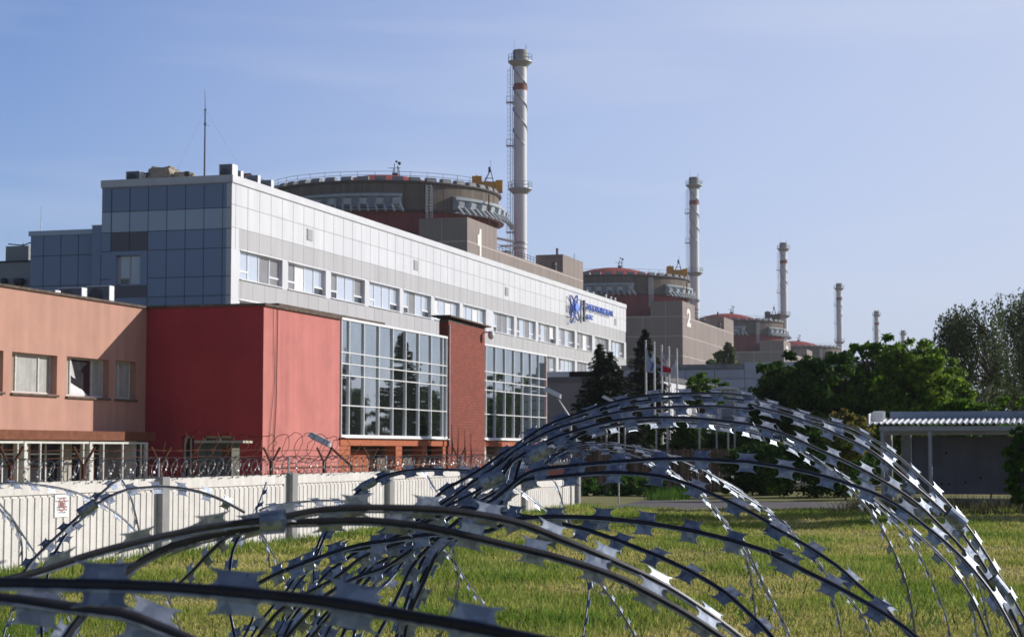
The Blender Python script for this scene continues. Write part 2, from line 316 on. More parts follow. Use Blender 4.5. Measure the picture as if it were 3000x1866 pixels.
# ================================================================== INNER FENCE with V arms behind the concrete fence
IX = -18.6
inf = thing('pipe_fence', 'rusty pipe fence with V shaped arms and sagging wires behind the concrete fence', 'fence', (IX, 48, 0))
arm_y = [on_x(px, 1340, IX).y for px in (32, 245, 470, 795, 950, 1085, 1345)]
for y in arm_y:
    m = MB(); m.tube([(IX, y, 0), (IX, y, 1.72)], .055); m.tube([(IX, y, 1.66), (IX-.16, y-.12, 2.06)], .028); m.tube([(IX, y, 1.66), (IX+.16, y+.16, 2.06)], .028); m.build('post', rust, inf)
m = MB(); m.tube([(IX, arm_y[3], 1.55), (IX, 60, 1.55)], .03); m.build('rail', rust, inf)
m = MB()
for dx, dz in ((-.16, 2.0), (-.08, 1.85), (0, 1.68), (.1, 1.85), (.16, 2.0), (0, 1.35), (0, 1.2)):
    pts = []
    for k in range(60):
        y = 27+(60-27)*k/59; pts.append((IX+dx, y, dz-.03*math.sin(k*math.pi/5)**2))
    m.tube(pts, .005, 3)
for k in range(130):
    y = 27+k*.26; m.tube([(IX, y, 1.1), (IX, y, 1.7)], .004, 3, cap=False)
m.build('wire_strands', rust, inf)
tag(wirecoil(36.5, 47, IX, 2.05, .33, .8, .008, .12, False, 5, 18).build('loose_wire_coil', rust), 'loose rusty wire loops above the pipe fence before the pink wall', 'wire coil')

# ================================================================== RED AND SALMON BUILDING
XF, XS, YD, ZR = -33.11, -38.73, 73.61, 8.2
rb = thing('red_building', 'two storey salmon and crimson building with white framed glass walls', 'building', (-40, 90, 0))
# salmon wing wall with real openings
def wall_x(m, x, th, y0, y1, z0, z1, openings):
    """wall facing +X at x, openings (ya,yb,za,zb) sorted by y, not overlapping"""
    y = y0
    for a, b, c, d in sorted(openings):
        if a > y: m.box(x-th, y, z0, x, a, z1)
        if c > z0: m.box(x-th, a, z0, x, b, c)
        if d < z1: m.box(x-th, a, d, x, b, z1)
        y = b
    if y < y1: m.box(x-th, y, z0, x, y1, z1)
swin = [(52.2, 55.5, 4.2, 5.76), (57.2, 58.4, 4.2, 5.76), (59.0, 62.15, 4.2, 5.76), (62.76, 66.10, 4.2, 5.76), (66.85, 70.32, 4.18, 5.78), (70.86, 72.70, 4.18, 5.80)]
m = MB(); wall_x(m, XS, .5, 45, YD, 2.75, ZR, swin); m.build('salmon_wall', salmon, rb)
m = MB(); m.box(XS-.56, 45, ZR, XS+.10, YD, ZR+.10); m.box(-52, 45, ZR-.3, XS-.5, 120, ZR-.1); m.build('roof_edge', roofedge, rb)
for i, (a, b, c, d) in enumerate(swin):
    fr = MB(); x = XS-.32; t = .07
    fr.box(x-.05, a, c, x+.03, b, c+t); fr.box(x-.05, a, d-t, x+.03, b, d); fr.box(x-.05, a, c+t, x+.03, a+t, d-t); fr.box(x-.05, b-t, c+t, x+.03, b, d-t)
    W_ = b-a; mull = [a+W_*.22, a+W_*.72] if W_ > 2 else [a+W_*.42]
    for y in mull: fr.box(x-.05, y-.05, c+t, x+.04, y+.05, d-t)
    fr.box(XS-.3, a-.05, c-.10, XS+.10, b+.05, c-.02, 1)
    w = fr.build('window', [mat('peeling_white_frame', (.62, .60, .56), .7, var=.2, scale=5), roofedge], rb)
    pn = MB(); ys = [a+t]+mull+[b-t]
    for k in range(len(ys)-1):
        mi = 0
        if i == 4: mi = (0, 1, 0)[k]
        if i == 3 and k == 0: mi = 2
        pn.box(x-.02, ys[k]+.05, c+t, x-.005, ys[k+1]-.05, d-t, mi)
    pn.build('pane', [glass_dirty, glass_black, mat('tan_blind', (.30, .25, .18), .8)], w)
    if i == 4:   # a curtain blown aside
        cm = MB(); pts = []; ya, yb = mull[0]+.05, mull[1]-.3; N = 10
        vs = []
        for k in range(N+1):
            f = k/N; vs += [(x+.01+.03*math.sin(f*9), ya, d-t-.02-(d-c-2*t)*f), (x+.02+.05*math.sin(f*7), ya+.02+(yb-ya)*f**1.8, d-t-.02-(d-c-2*t)*f)]
        cm.add(vs, [(2*k, 2*k+1, 2*k+3, 2*k+2) for k in range(N)]); cm.build('curtain', curtain, w)
# ground floor of the salmon wing, set back under a rusty soffit
m = MB(); m.box(XS-.9, 45, 2.45, XS+1.0, 72.6, 2.72); m.box(XS+.95, 45, 2.38, XS+1.03, 72.6, 2.75); m.build('soffit', soffit, rb)
m = MB(); gw = [(46+k*3.2, 48.6+k*3.2, .7, 2.3) for k in range(8)]; wall_x(m, XS-.6, .3, 45, YD, 0, 2.45, gw); m.build('ground_floor_wall', mat('greyish_render', (.50, .47, .42), .9, var=.25, scale=2, streak=.4), rb)
for a, b, c, d in gw:
    fr = MB(); x = XS-.75
    for y in (a, (a+b)/2, b-.07): fr.box(x, y, c, x+.06, y+.07, d)
    fr.box(x, a, d-.5, x+.06, b, d-.44); w = fr.build('window', pvc, rb)
    pn = MB(); pn.box(x-.03, a, c, x-.01, b, d); pn.build('pane', glass_black, w)
for y in (57.5, 63.0, 68.05, 71.7):
    m = MB(); m.box(XS+.1, y-.2, 0, XS+.5, y+.2, 2.45); m.build('column', concrete_w, rb)
# white steel screen before the ground floor
sf = MB(); X = XS+1.1; sf.box(X, 45, 2.24, X+.06, 71.6, 2.32); sf.box(X, 45, .5, X+.05, 71.6, .56)
for y in np.arange(45.2, 71.7, 1.62): sf.box(X, y-.035, 0, X+.07, y+.035, 2.24)
for y in (61.9, 66.8, 71.55): sf.box(X-.02, y-.09, 0, X+.09, y+.09, 2.32)
tag(sf.build('steel_screen', mat('cream_painted_steel', (.66, .65, .60), .6, var=.1)), 'white steel frame screen standing before the salmon wing ground floor', 'screen')
# crimson return wall, with two ground floor openings
m = MB(); xa, xb = XS, XF
o1 = (on_y(532, 1300, YD).x, on_y(568, 1300, YD).x); o2 = (on_y(592, 1300, YD).x, on_y(682, 1300, YD).x)
zt = on_y(600, 1277, YD).z; segs = [(xa, o1[0], 0, ZR), (o1[0], o1[1], zt, ZR), (o1[1], o2[0], 0, ZR), (o2[0], o2[1], zt, ZR), (o2[1], xb-.003, 0, ZR)]
for a, b, c, d in segs: m.box(a, YD, c, b, YD+.4, d)
m.build('crimson_wall', crimson, rb)
for a, b in (o1, o2):
    fr = MB(); y = YD+.25
    for x in (a, b-.07, (a+b)/2): fr.box(x, y, 0, x+.07, y+.05, zt)
    fr.box(a, y, zt-.08, b, y+.05, zt); w = fr.build('window', mat('peeling_white_frame', (1, 1, 1)), rb)
    pn = MB(); pn.box(a, y+.05, 0, b, y+.07, zt); pn.build('pane', glass_black, w)
# pink facade
m = MB(); m.box(XF-.4, YD+.003, -.0, XF, 82.45, ZR); m.build('pink_wall', pink, rb)
m = MB(); m.box(XS-1, YD-.12, ZR, XF+.12, YD+.5, ZR+.12); m.box(XF-.5, YD+.5, ZR, XF+.12, 82.4, ZR+.12); m.build('roof_edge', roofedge, rb)
m = MB(); m.tube([(XF+.05, 75.0, ZR), (XF+.05, 74.9, 4), (XF+.05, 74.5, .5)], .02, 5); m.tube([(XF+.05, 74.5, ZR), (XF+.05, 74.7, 5), (XF+.05, 74.1, 2)], .012, 5); m.build('cable', darksteel, rb)
# brick penthouse wall on the roof
m = MB(); m.box(-44, 84, ZR-.1, -37, 98.4, 9.05); m.build('penthouse_wall', brickorange, rb)
m = MB(); m.box(-44.2, 83.7, 9.05, -36.85, 98.6, 9.17); m.build('penthouse_roof', roofedge, rb)
m = MB(); m.box(-50, YD+.4, 0, XF-1.2, 119, ZR-.35); m.build('inner_walls', mat('dim_interior', (.16, .13, .11), .9), rb)
m = MB(); m.box(-50.3, 119.0, 0, XF, 119.5, ZR-.1); m.build('end_wall', brick, rb)
# curtain wall glazing
zrows = [2.72, 4.12, 5.56, 6.12, 6.66, 8.20]
def glazing(y0, y1, cols):
    f = MB(); t = .032
    f.box(XF-.02, y0, zrows[0]-.12, XF+.10, y1, zrows[0]); f.box(XF-.02, y0, zrows[-1], XF+.10, y1, zrows[-1]+.12)
    for z in zrows[1:-1]: f.box(XF, y0, z-t*.8, XF+.07, y1, z+t*.8)
    for y in [y0+.06]+cols+[y1-.06]: f.box(XF-.02, y-t, zrows[0], XF+.075, y+t, zrows[-1])
    f.box(XF-.02, y0-.05, zrows[0]-.16, XF+.22, y1+.1, zrows[0]-.121)
    w = f.build('glass_wall', pvc, rb)
    p = MB(); ys = [y0]+cols+[y1]; q = random.Random(int(y0))
    for a, b in zip(ys, ys[1:]):
        for c, d in zip(zrows, zrows[1:]):
            e = q.uniform(-.006, .006); h2 = q.uniform(-.006, .006)
            p.add([(XF-.01-e-h2, a, c), (XF-.01+e-h2, b, c), (XF-.01+e+h2, b, d), (XF-.01-e+h2, a, d)], [(0,1,2,3)])
    p.build('pane', glass_dark, w)
glazing(82.47, 98.34, [83.53, 85.51, 87.58, 89.61, 91.58, 93.61, 95.64, 97.59])
glazing(105.25, 119.2, [105.7, 107.57, 109.6, 111.55, 113.5, 115.4, 117.3])
# brick beam, piers, recess below the glazing
m = MB(); m.box(XF-.6, 82.46, 2.2, XF+.05, 98.36, 2.58); m.box(XF-.6, 105.22, 2.2, XF+.05, 119.3, 2.58); m.build('brick_beam', brickorange, rb)
for a, b in ((82.47, 83.87), (90.24, 91.17), (94.39, 95.17), (97.6, 98.35)):
    m = MB(); m.box(XF-.6, a, 0, XF, b, 2.2); m.build('brick_pier', brickorange, rb)
m = MB(); m.box(XF-1.1, 86.2, 0, XF-.9, 88.8, 1.9); m.build('entrance_wall', brickorange, rb)
for a in (105.3, 111):
    m = MB(); m.box(XF-.6, a, 0, XF, a+.55, 2.2); m.build('column', concrete_w, rb)
# brick tower between the glass walls
m = MB(); m.box(-33.55, 98.4, 0, XF+.12, 105.2, 9.15); m.build('brick_tower', brick, rb)
m = MB(); m.prism([(-33.85, 97.9, 9.42), (-32.7, 97.9, 9.42), (-32.7, 97.9, 9.50), (-33.85, 97.9, 9.50)], (0, 7.7, -.15)); m.box(-33.54, 98.42, 9.15, XF+.11, 105.1, 9.3); m.build('tower_roof', roofedge, rb)
m = MB(); m.tube([(XF+.16, 98.5, 2.2), (XF+.16, 98.5, 9)], .04, 6); m.build('drainpipe', steel, rb)
cc = thing('security_camera', 'white security camera bracketed to the top corner of the brick tower', 'security camera', (XF+.2, 105.0, 8.7))
m = MB(); m.tube([(XF+.12, 104.9, 8.95), (XF+.6, 104.9, 8.95)], .04); m.build('bracket', steel, cc)
m = MB(); m.lathe([(0, 8.5), (.16, 8.6), (.2, 8.75), (.17, 9.0), (0, 9.02)], (XF+.6, 104.9), 12, closed=False); m.build('housing', white_metal, cc, True)

# air conditioners on the salmon roof (narrow bright sides toward us)
def acunit(name, label, x0, y0, z0, w, d, h, side='y', group=None):
    """outdoor unit: fan on the -Y face"""
    t = thing(name, label, 'air conditioner', (x0+w/2, y0+d/2, z0), group)
    m = MB(); m.box(x0, y0, z0+.1, x0+w, y0+d, z0+h); m.box(x0+.05, y0+.05, z0, x0+.15, y0+d-.05, z0+.1); m.box(x0+w-.15, y0+.05, z0, x0+w-.05, y0+d-.05, z0+.1); m.build('casing', white_metal, t)
    m = MB(); m.box(x0+.03, y0-.008, z0+.13, x0+w-.03, y0, z0+h-.03); m.build('shaded_front', mat('casing_shade_tone', (.15, .17, .2), .7), t)  # added plate: the white casing front's shade put into a dark colour
    m = MB(); R_ = min(w*.36, h*.36); cx, cz = x0+w*.42, z0+.1+(h-.1)/2; n = 20
    m.add([(cx+R_*math.cos(2*math.pi*k/n), y0-.012, cz+R_*math.sin(2*math.pi*k/n)) for k in range(n)], [tuple(range(n))]); m.build('fan', mat('fan_black', (.03,.03,.035), .6), t)
    m = MB()
    for k in range(5): m.tube([(cx+R_*(k+1)/5.5*math.cos(a), y0-.02, cz+R_*(k+1)/5.5*math.sin(a)) for a in [2*math.pi*j/16 for j in range(17)]], .006, 3, cap=False)
    m.box(x0+.02, y0-.01, z0+h*.35, x0+w*.08, y0-.002, z0+h*.9); m.build('grille', steel, t)
    return t
for i, (px, py, lab) in enumerate(((312, 838, 'white air conditioner furthest right on the salmon roof, its fan facing left'), (231, 842, 'middle of three white air conditioners on the salmon roof'), (153, 850, 'leftmost white air conditioner barely showing over the salmon roof edge'))):
    p = on_x(px, py, XS-1.2); acunit('air_conditioner', lab, p.x-1.0, p.y, ZR-.1, 1.15, .42, p.z-ZR+.1 if i else p.z-ZR+.12, group='air conditioners on the salmon roof')

# ================================================================== MAIN WHITE OFFICE BUILDING
MX, MY, MZ, ME = -56.04, 118.96, 21.3, 241.9
ob_ = thing('office_building', 'long white and grey panelled office block with ribbon windows and blue sign', 'building', (-62, 180, 0))
m = MB(); m.box(-66.2, MY+.3, 0, MX-.4, ME-.3, MZ-.1); m.build('inner_wall', white_panel, ob_)
bands = [(16.15, 20.85), (12.59, 14.12), (9.03, 10.56), (5.47, 7.0), (0, 3.5)]
gb = [(16.15, 17.69), (12.75, 13.98), (9.2, 10.42), (5.6, 6.9)]
m = MB(); m.box(MX-.4, MY, 17.69, MX, ME, 20.85)
for a, b in bands[1:]: m.box(MX-.4, MY, a, MX, ME, b)
m.box(MX-.4, MY, 16.15, MX, MY+1.25, 17.69); m.box(MX-.4, MY+1.25, 16.15, MX-.003, ME, 16.3)
m.build('white_panels', white_panel, ob_)
m = MB()
for a, b in gb: m.box(MX-.3, MY+1.25, a+(.15 if a > 16 else 0), MX+.004, ME-.3, b)
m.build('grey_panels', grey_panel, ob_)
m = MB(); m.box(MX-.5, MY-.06, 20.85, MX+.08, ME+.06, 21.38); m.box(-66.36, MY-.08, 20.85, MX-.5, MY+.5, 21.38); m.build('cornice', white_panel, ob_)
m = MB(); m.box(MX-.3, MY-.03, 20.79, MX+.03, ME+.02, 20.85); m.box(-66.3, MY-.03, 20.76, MX-.3, MY+.2, 20.85)
jy = MY+1.25
ys_j = []
y = 119.6+.0
while y < ME-.4: ys_j.append(y); y += 2.05
for y in ys_j:
    m.box(MX, y-.018, 16.15, MX+.010, y+.018, 20.79)
    for a, b in gb[1:]: m.box(MX, y+1.0-.018, a, MX+.010, y+1.0+.018, b)
for z in (19.3, 17.69): m.box(MX, MY, z-.02, MX+.009, ME, z+.02)
for z in (9.2, 12.75, 13.98, 10.42, 16.3): m.box(MX, MY+1.25, z-.012, MX+.009, ME, z+.012)
m.build('panel_joints', jointw, ob_)
wstart = [120.4+.02]+[on_x(px, 700, MX).y for px in (845, 971, 1083, 1183, 1274, 1357, 1446, 1514, 1577, 1636, 1690, 1741, 1789)]
rw = random.Random(5)
for r_i, (zb_, zt_) in enumerate(((14.12, 16.15), (10.56, 12.59), (7.0, 9.03), (3.5, 5.47))):
    piers = MB(); prev = MY
    for ws in wstart+[ME]:
        piers = MB(); piers.box(MX-.4, prev, zb_, MX-.002, ws, zt_); piers.build('pier', white_panel, ob_); prev = ws+7.5
    for j, a in enumerate(wstart):
        b = a+7.5; x = MX-.33; f = MB(); t = .06; W_ = 7.5/4
        f.box(x, a, zb_, x+.07, b, zb_+.09); f.box(x, a, zt_-.09, x+.07, b, zt_); f.box(MX-.3, a-.05, zb_-.06, MX+.12, b+.05, zb_-.002)
        f.box(MX-.3, a-.05, zt_+.002, MX+.09, b+.05, zt_+.05)
        for k in range(5): yy = a+k*W_; f.box(x, max(a, yy-t), zb_+.09, x+.075, min(b, yy+t), zt_-.09)
        for k in (0, 3): f.box(x, a+k*W_+t, zb_+.55, x+.08, a+(k+1)*W_-t, zb_+.68)
        w = f.build('window', pvc, ob_)
        p = MB(); far = min(1, max(0, (a-165)/60))
        for k in range(4):
            mi = 0
            u = rw.random()
            if r_i == 0 and j == 0 and k > 1: mi = 1
            elif r_i == 0 and j == 2 and k == 0: mi = 1
            elif u < .10+.55*far: mi = 1
            elif u > .93: mi = 2
            p.add([(x+.02, a+k*W_, zb_+.6), (x+.02, a+(k+1)*W_, zb_+.6), (x+.02, a+(k+1)*W_, zt_), (x+.02, a+k*W_, zt_)], [(0,1,2,3)], mi)
            mi2 = 3 if (k in (0, 3) and rw.random() < .3) else mi
            p.add([(x+.02, a+k*W_, zb_), (x+.02, a+(k+1)*W_, zb_), (x+.02, a+(k+1)*W_, zb_+.6), (x+.02, a+k*W_, zb_+.6)], [(0,1,2,3)], mi2)
        p.build('pane', [glass_sky, glass_grey, curtain, glass_black], w)
for px, py in ((907, 688), (1218, 777), (1484, 854), (1661, 904), (1803, 943)):
    c = on_x(px, py, MX); m = MB(); m.box(MX, c.y-.55, c.z-.45, MX+.05, c.y+.55, c.z+.45)
    for k in range(6): m.box(MX+.05, c.y-.5, c.z-.4+k*.14, MX+.09, c.y+.5, c.z-.34+k*.14)
    m.build('vent', grey_panel, ob_)
# shaded end facade (facing the camera)
Y = MY; m = MB(); xl = -66.28
w1 = (-65.1, -63.15, 13.75, 15.9); w2 = (-65.1, -63.15, 10.2, 12.3)
def wall_y(m, y, th, x0, x1, z0, z1, op, mi=0):
    x = x0
    for a, b, c, d in sorted(op):
        if a > x: m.box(x, y, z0, a, y+th, z1, mi)
        if c > z0: m.box(a, y, z0, b, y+th, c, mi)
        if d < z1: m.box(a, y, d, b, y+th, z1, mi)
        x = b
    if x < x1: m.box(x, y, z0, x1, y+th, z1, mi)
wall_y(m, Y, .3, xl, MX-.4, 13.0, 17.57, [w1]); wall_y(m, Y, .3, xl, MX-.4, 0, 13.0, [w2]); m.box(xl, Y, 19.05, MX-.4, Y+.3, 20.85); m.build('blue_grey_panels', blue_panel, ob_)
m = MB(); m.box(xl, Y, 17.57, MX-.4, Y+.3, 19.05); m.build('pale_panels', lblue_panel, ob_)
m = MB(); m.box(-65.5, Y-.02, 16.2, -62.57, Y, 17.57); m.build('dark_panel', dark_panel, ob_); m = MB(); m.box(-65.5, Y-.02, 12.84, -62.57, Y, 13.72); m.build('dark_panel', dark_panel, ob_)
m = MB()
for x in (-65.5, -64.03, -62.57, -61.1, -59.64, -58.19, -56.74):
    if x in (-65.5, -64.03): m.box(x-.018, Y-.03, 16.2, x+.018, Y-.021 if x > -65 else Y-.004, 20.76)
    else: m.box(x-.018, Y-.012, 8, x+.018, Y, 20.76)
for z in (19.05, 17.57): m.box(xl, Y-.011, z-.02, MX-.02, Y-.0005, z+.02)
for z in (16.2, 14.2, 12.84): m.box(-62.57, Y-.011, z-.02, MX-.02, Y-.0005, z+.02); m.box(xl, Y-.011, z-.02, -65.5, Y-.0005, z+.02)
m.build('panel_joints', joint, ob_)
for a, b, c, d in (w1, w2):
    f = MB(); f.box(a, Y+.2, c, b, Y+.26, c+.08); f.box(a, Y+.2, d-.08, b, Y+.26, d); f.box(a, Y+.2, c, a+.3, Y+.26, d); f.box(b-.08, Y+.2, c+.08, b, Y+.26, d-.08); f.box((a+b)/2+.05, Y+.2, c+.08, (a+b)/2+.15, Y+.26, d-.08); f.box(a+.3, Y+.2, c+.45, (a+b)/2+.05, Y+.26, c+.55)
    w = f.build('window', grey_panel, ob_); p = MB(); p.box(a+.3, Y+.23, c+.5, b, Y+.24, d); p.box((a+b)/2, Y+.23, c, b, Y+.24, c+.5); p.box(a+.3, Y+.23, c, (a+b)/2, Y+.24, c+.5, 1); p.build('pane', [mat('blind_behind_glass', (.62, .72, .78), .3, var=.05), glass_black], w)
# lower wing further left
m = MB(); m.box(-72.35, Y+.5, 0, -67.1, Y+12, 17.6); m.box(-67.1, Y+.1, 0, -66.29, Y+8, 18.1); m.build('wing_wall', blue_panel, ob_)
m = MB(); m.box(-72.5, Y+.42, 17.6, -67.1, Y+12.1, 17.95); m.box(-67.12, Y+.05, 18.1, -66.29, Y+8, 18.18); m.build('wing_cornice', lblue_panel, ob_)
m = MB()
for x in (-71.28, -69.85, -68.42): m.box(x-.018, Y+.488, 8, x+.018, Y+.5, 17.6)
for z in (16.1, 13.9): m.box(-72.35, Y+.489, z-.02, -67.1, Y+.4995, z+.02)
m.box(-66.35, Y+.06, 8, -66.25, Y+.09, 16); m.build('panel_joints', joint, ob_)
# --- roof equipment
def roofz(px, py, y): return on_y(px, py, y)
for i, (pa, pb, pt, d, lab) in enumerate(((369, 409, 503, 1.2, 'boxy air conditioner near the left roof corner of the office block'), (642, 681, 482, .9, 'tallest air conditioner at the office block front corner'))):
    a, b = roofz(pa, pt, MY+1.5), roofz(pb, pt, MY+1.5); acunit('air_conditioner', lab, a.x, a.y, 21.0, b.x-a.x, d, a.z-21.0, group='air conditioners on the office roof')
for px, pt, lab in ((706, 500, 'second air conditioner along the lit office roof edge'), (756, 513, 'third air conditioner along the lit office roof edge'), (795, 527, 'fourth air conditioner, last along the lit office roof edge')):
    p = on_x(px, pt, MX-1.0); acunit('air_conditioner', lab, p.x-1.0, p.y, 21.0, 1.0, .45, p.z-21.0, group='air conditioners on the office roof')
a, b = roofz(440, 497, MY+2.5), roofz(537, 497, MY+2.5)
def lumpy(m, c, r, seed, n=14, k=.18):
    q = random.Random(seed); vs = []; fs = []
    for i in range(n+1):
        th = math.pi*i/n
        for j in range(n*2):
            ph = math.pi*j/n; d = 1+k*math.sin(ph*3+seed)*math.sin(th*4)+q.uniform(-k, k)*.5
            f = lambda v: math.copysign(abs(v)**.45, v)
            vs.append((c[0]+r[0]*f(math.sin(th)*math.cos(ph))*d, c[1]+r[1]*f(math.sin(th)*math.sin(ph))*d, c[2]+r[2]*f(math.cos(th))*d))
    for i in range(n):
        for j in range(n*2): fs.append((i*2*n+j, (i+1)*2*n+j, (i+1)*2*n+(j+1)%(2*n), i*2*n+(j+1)%(2*n)))
    m.add(vs, fs)
m = MB(); lumpy(m, ((a.x*.6+b.x*.4), a.y, 22.0), (.95, .8, .5), 2); lumpy(m, (b.x+.1, a.y, 21.75), (.6, .6, .35), 4); lumpy(m, (a.x+.1, a.y+.4, 21.3), (.35, .3, .15), 6)
tag(m.build('tarpaulin_bundle', tarp), 'crumpled beige tarpaulin covered bundle lying on the office roof', 'bundle')
for px, lab in ((432, 'small mushroom roof vent left of the tarpaulin bundle'), (550, 'round dark roof vent pipe right of the tarpaulin bundle')):
    p = roofz(px, 505, MY+1.8); t = thing('roof_vent', lab, 'vent', (p.x, p.y, 21), 'vents on the office roof')
    m = MB(); m.tube([(p.x, p.y, 20.9), (p.x, p.y, p.z-.2)], .12, 10); m.build('pipe', darksteel, t)
    m = MB(); m.lathe([(0, p.z+.08), (.2, p.z+.02), (.27, p.z-.2), (.2, p.z-.25)] if px > 500 else [(0, p.z), (.3, p.z-.12), (.1, p.z-.16)], (p.x, p.y), 12, closed=False); m.build('cowl', darksteel, t)
p = roofz(599, 515, MY+3); ztop = roofz(596, 262, MY+3).z
t = thing('radio_mast', 'tall thin radio mast with guy wires on the office roof corner', 'mast', (p.x, p.y, 21))
m = MB(); z1 = roofz(598, 322, MY+3).z; m.tube([(p.x, p.y, 20.9), (p.x, p.y, z1)], [.07, .05], 8); m.tube([(p.x, p.y, z1), (p.x-.06, p.y, ztop)], [.028, .012], 5)
for zz in (z1, roofz(598, 362, MY+3).z, roofz(598, 366, MY+3).z): m.lathe([(.05, zz-.04), (.12, zz), (.05, zz+.04)], (p.x, p.y), 8)
m.build('pole', darksteel, t)
m = MB(); m.tube([(p.x, p.y, z1), (p.x-3.5, p.y+1, 21)], .004, 3); m.tube([(p.x, p.y, z1), (p.x+3, p.y+2, 21)], .004, 3); m.build('guy_wire', darksteel, t)
m = MB(); zz = roofz(598, 368, MY+3).z; m.tube([(p.x, p.y, zz), (p.x+.35, p.y, zz-.05)], .01, 4); m.lathe([(0, zz-.2), (.04, zz-.1), (0, zz)], (p.x+.35, p.y), 6); m.build('lamp', white_metal, t)
m = MB()
for k in range(4): m.tube([(p.x+.1, p.y, 21.2+k*.2), (p.x+.4, p.y, 21.2+k*.2)], .012, 4)
m.tube([(p.x+.13, p.y, 21), (p.x+.13, p.y, 21.9)], .012, 4); m.build('yagi_aerial', darksteel, t)
p0 = on_x(745, 500, MX-3); t = thing('roof_stair', 'rusty railed access stair on the office roof behind the air conditioners', 'stair', (p0.x, p0.y, 21))
m = MB()
for dx in (0, -1):
    m.tube([(p0.x+dx, p0.y-1, 22.9), (p0.x+dx, p0.y+3.2, 22.75), (p0.x+dx, p0.y+3.2, 21.2)], .03, 5); m.tube([(p0.x+dx, p0.y-1, 22.5), (p0.x+dx, p0.y+3.2, 22.3)], .02, 4)
    for k in range(5): m.tube([(p0.x+dx, p0.y-1+k, 21), (p0.x+dx, p0.y-1+k, 22.85)], .02, 4)
m.build('railing', darksteel, t); m = MB(); m.prism([(p0.x-1, p0.y-.6, 22.9), (p0.x, p0.y-.6, 22.9), (p0.x, p0.y+.6, 22.3), (p0.x-1, p0.y+.6, 22.3)], (0,0,.1)); m.build('landing', rust, t)
# small lit posts and pipes at the far end of the roof
t = thing('roof_pipe_cluster', 'cluster of short white pipes at the far end of the office roof', 'pipes', (MX-2, 225, 21.2))
for px, py in ((1738, 855), (1775, 862), (1790, 868), (1802, 872), (1720, 850)):
    p = on_x(px, py, MX-1.5); m = MB(); m.tube([(p.x, p.y, 21.2), (p.x, p.y, p.z)], .13, 8); m.build('pipe', white_metal, t)
# company sign on the facade
SX = MX+.35
blue = mat('sign_blue', (.09, .18, .66), .5, var=.1); navy = mat('sign_outline', (.05, .08, .30), .5)
lc = on_x(1686, 900, SX)
sgn = thing('facade_sign', 'large blue atom emblem and Cyrillic lettering mounted on the white facade', 'sign', (SX, lc.y, lc.z))
def SP(px, py): q = on_x(1650+px/7.56, 760+py/7.56, SX); return q
def ellipse_ring(pa, pb, w, th=.22):
    A, B = SP(*pa), SP(*pb); c = (A+B)/2; u = (B-A)/2; v = Vector((0, -u.z, u.y)).normalized()*w; pts = [c+u*math.cos(2*math.pi*k/28)+v*math.sin(2*math.pi*k/28) for k in range(29)]
    return pts
m = MB()
for pa, pb, w in (((140, 810), (345, 1345), .62), ((300, 810), (165, 1400), .62), ((405, 950), (135, 1190), .72)):
    pts = ellipse_ring(pa, pb, w); m.tube(pts, .05, 5, cap=False)
    m.tube([q+Vector((.1,0,0)) for q in pts], .04, 5, mi=1, cap=False)
m.build('orbit', [navy, blue], sgn)
m = MB(); c = SP(262, 1060); n = 20; m.prism([(SX, c.y+.85*math.cos(2*math.pi*k/n), c.z+.5*math.sin(2*math.pi*k/n)) for k in range(n)], (.3, 0, 0)); m.build('nucleus', mat('emblem_blue', (.16, .28, .80), .5), sgn)
q = SP(462, 1140); m = MB(); a_, b_ = SP(462, 905), SP(462, 1375); m.box(SX-.1, q.y-.28, b_.z, SX+.1, q.y+.28, a_.z); m.build('divider', darksteel, sgn)
a_ = SP(495, 965); b_ = SP(1080, 1150); c_ = SP(495, 1100)
text_part('lettering', 'ЗАПОРОЖСКАЯ', blue, sgn, (SX, a_.y, c_.z), b_.y-a_.y, a_.z-c_.z, .12, .0)
a_ = SP(495, 1185); b_ = SP(645, 1215); c_ = SP(495, 1310)
text_part('lettering', 'АЭС', blue, sgn, (SX, a_.y, c_.z), b_.y-a_.y, a_.z-c_.z-.1, .12, .0)
m = MB()
for zz in (SP(495, 1045).z, SP(495, 1260).z):
    m.tube([(SX, SP(400, 1000).y, zz), (SX, SP(1060, 1000).y if zz > 18.3 else SP(640, 1000).y, zz)], .05, 4)
m.build('mounting_rail', steel, sgn)
# --- service building far left, behind the wing
sb = thing('service_building', 'pale grey service block at far left edge with rooftop pipes', 'building', (-75, 124, 0))
m = MB(); pa = on_y(0, 770, 124); m.box(-84, 124, 0, -73.2, 132, pa.z); m.build('wall', mat('greyish_block', (.36, .38, .40), .8, var=.15, scale=.5), sb)
m = MB(); m.box(-84.1, 123.9, pa.z, -73.1, 132, pa.z+.12); m.build('roof_edge', darksteel, sb)
a, b = on_y(17, 722, 125), on_y(84, 722, 125); m = MB(); m.box(a.x, 125, pa.z, b.x, 130, a.z); m.build('penthouse', mat('greyish_block2', (.34, .36, .36), .8, var=.1), sb)
m = MB(); m.tube([(a.x+.9, 126, a.z), (a.x+.9, 126, a.z+.3)], .05); m.tube([(a.x-.4, 126, a.z+.3), (a.x+.9, 126, a.z+.15), (a.x+1.9, 126, a.z+.45)], .05); m.tube([(a.x+1.9, 126, a.z+.3), (a.x+1.9, 126, a.z+.65)], .04); m.build('cowl', darksteel, sb)
m = MB(); q = on_y(15, 825, 123.9)
for px in (12, 50, 62):
    q = on_y(px, 828, 123.6); m.lathe([(.05, q.z-.3), (.3, q.z), (.25, q.z+.3), (.05, q.z+.35)], (q.x, 123.6), 10)
m.build('duct', darksteel, sb)
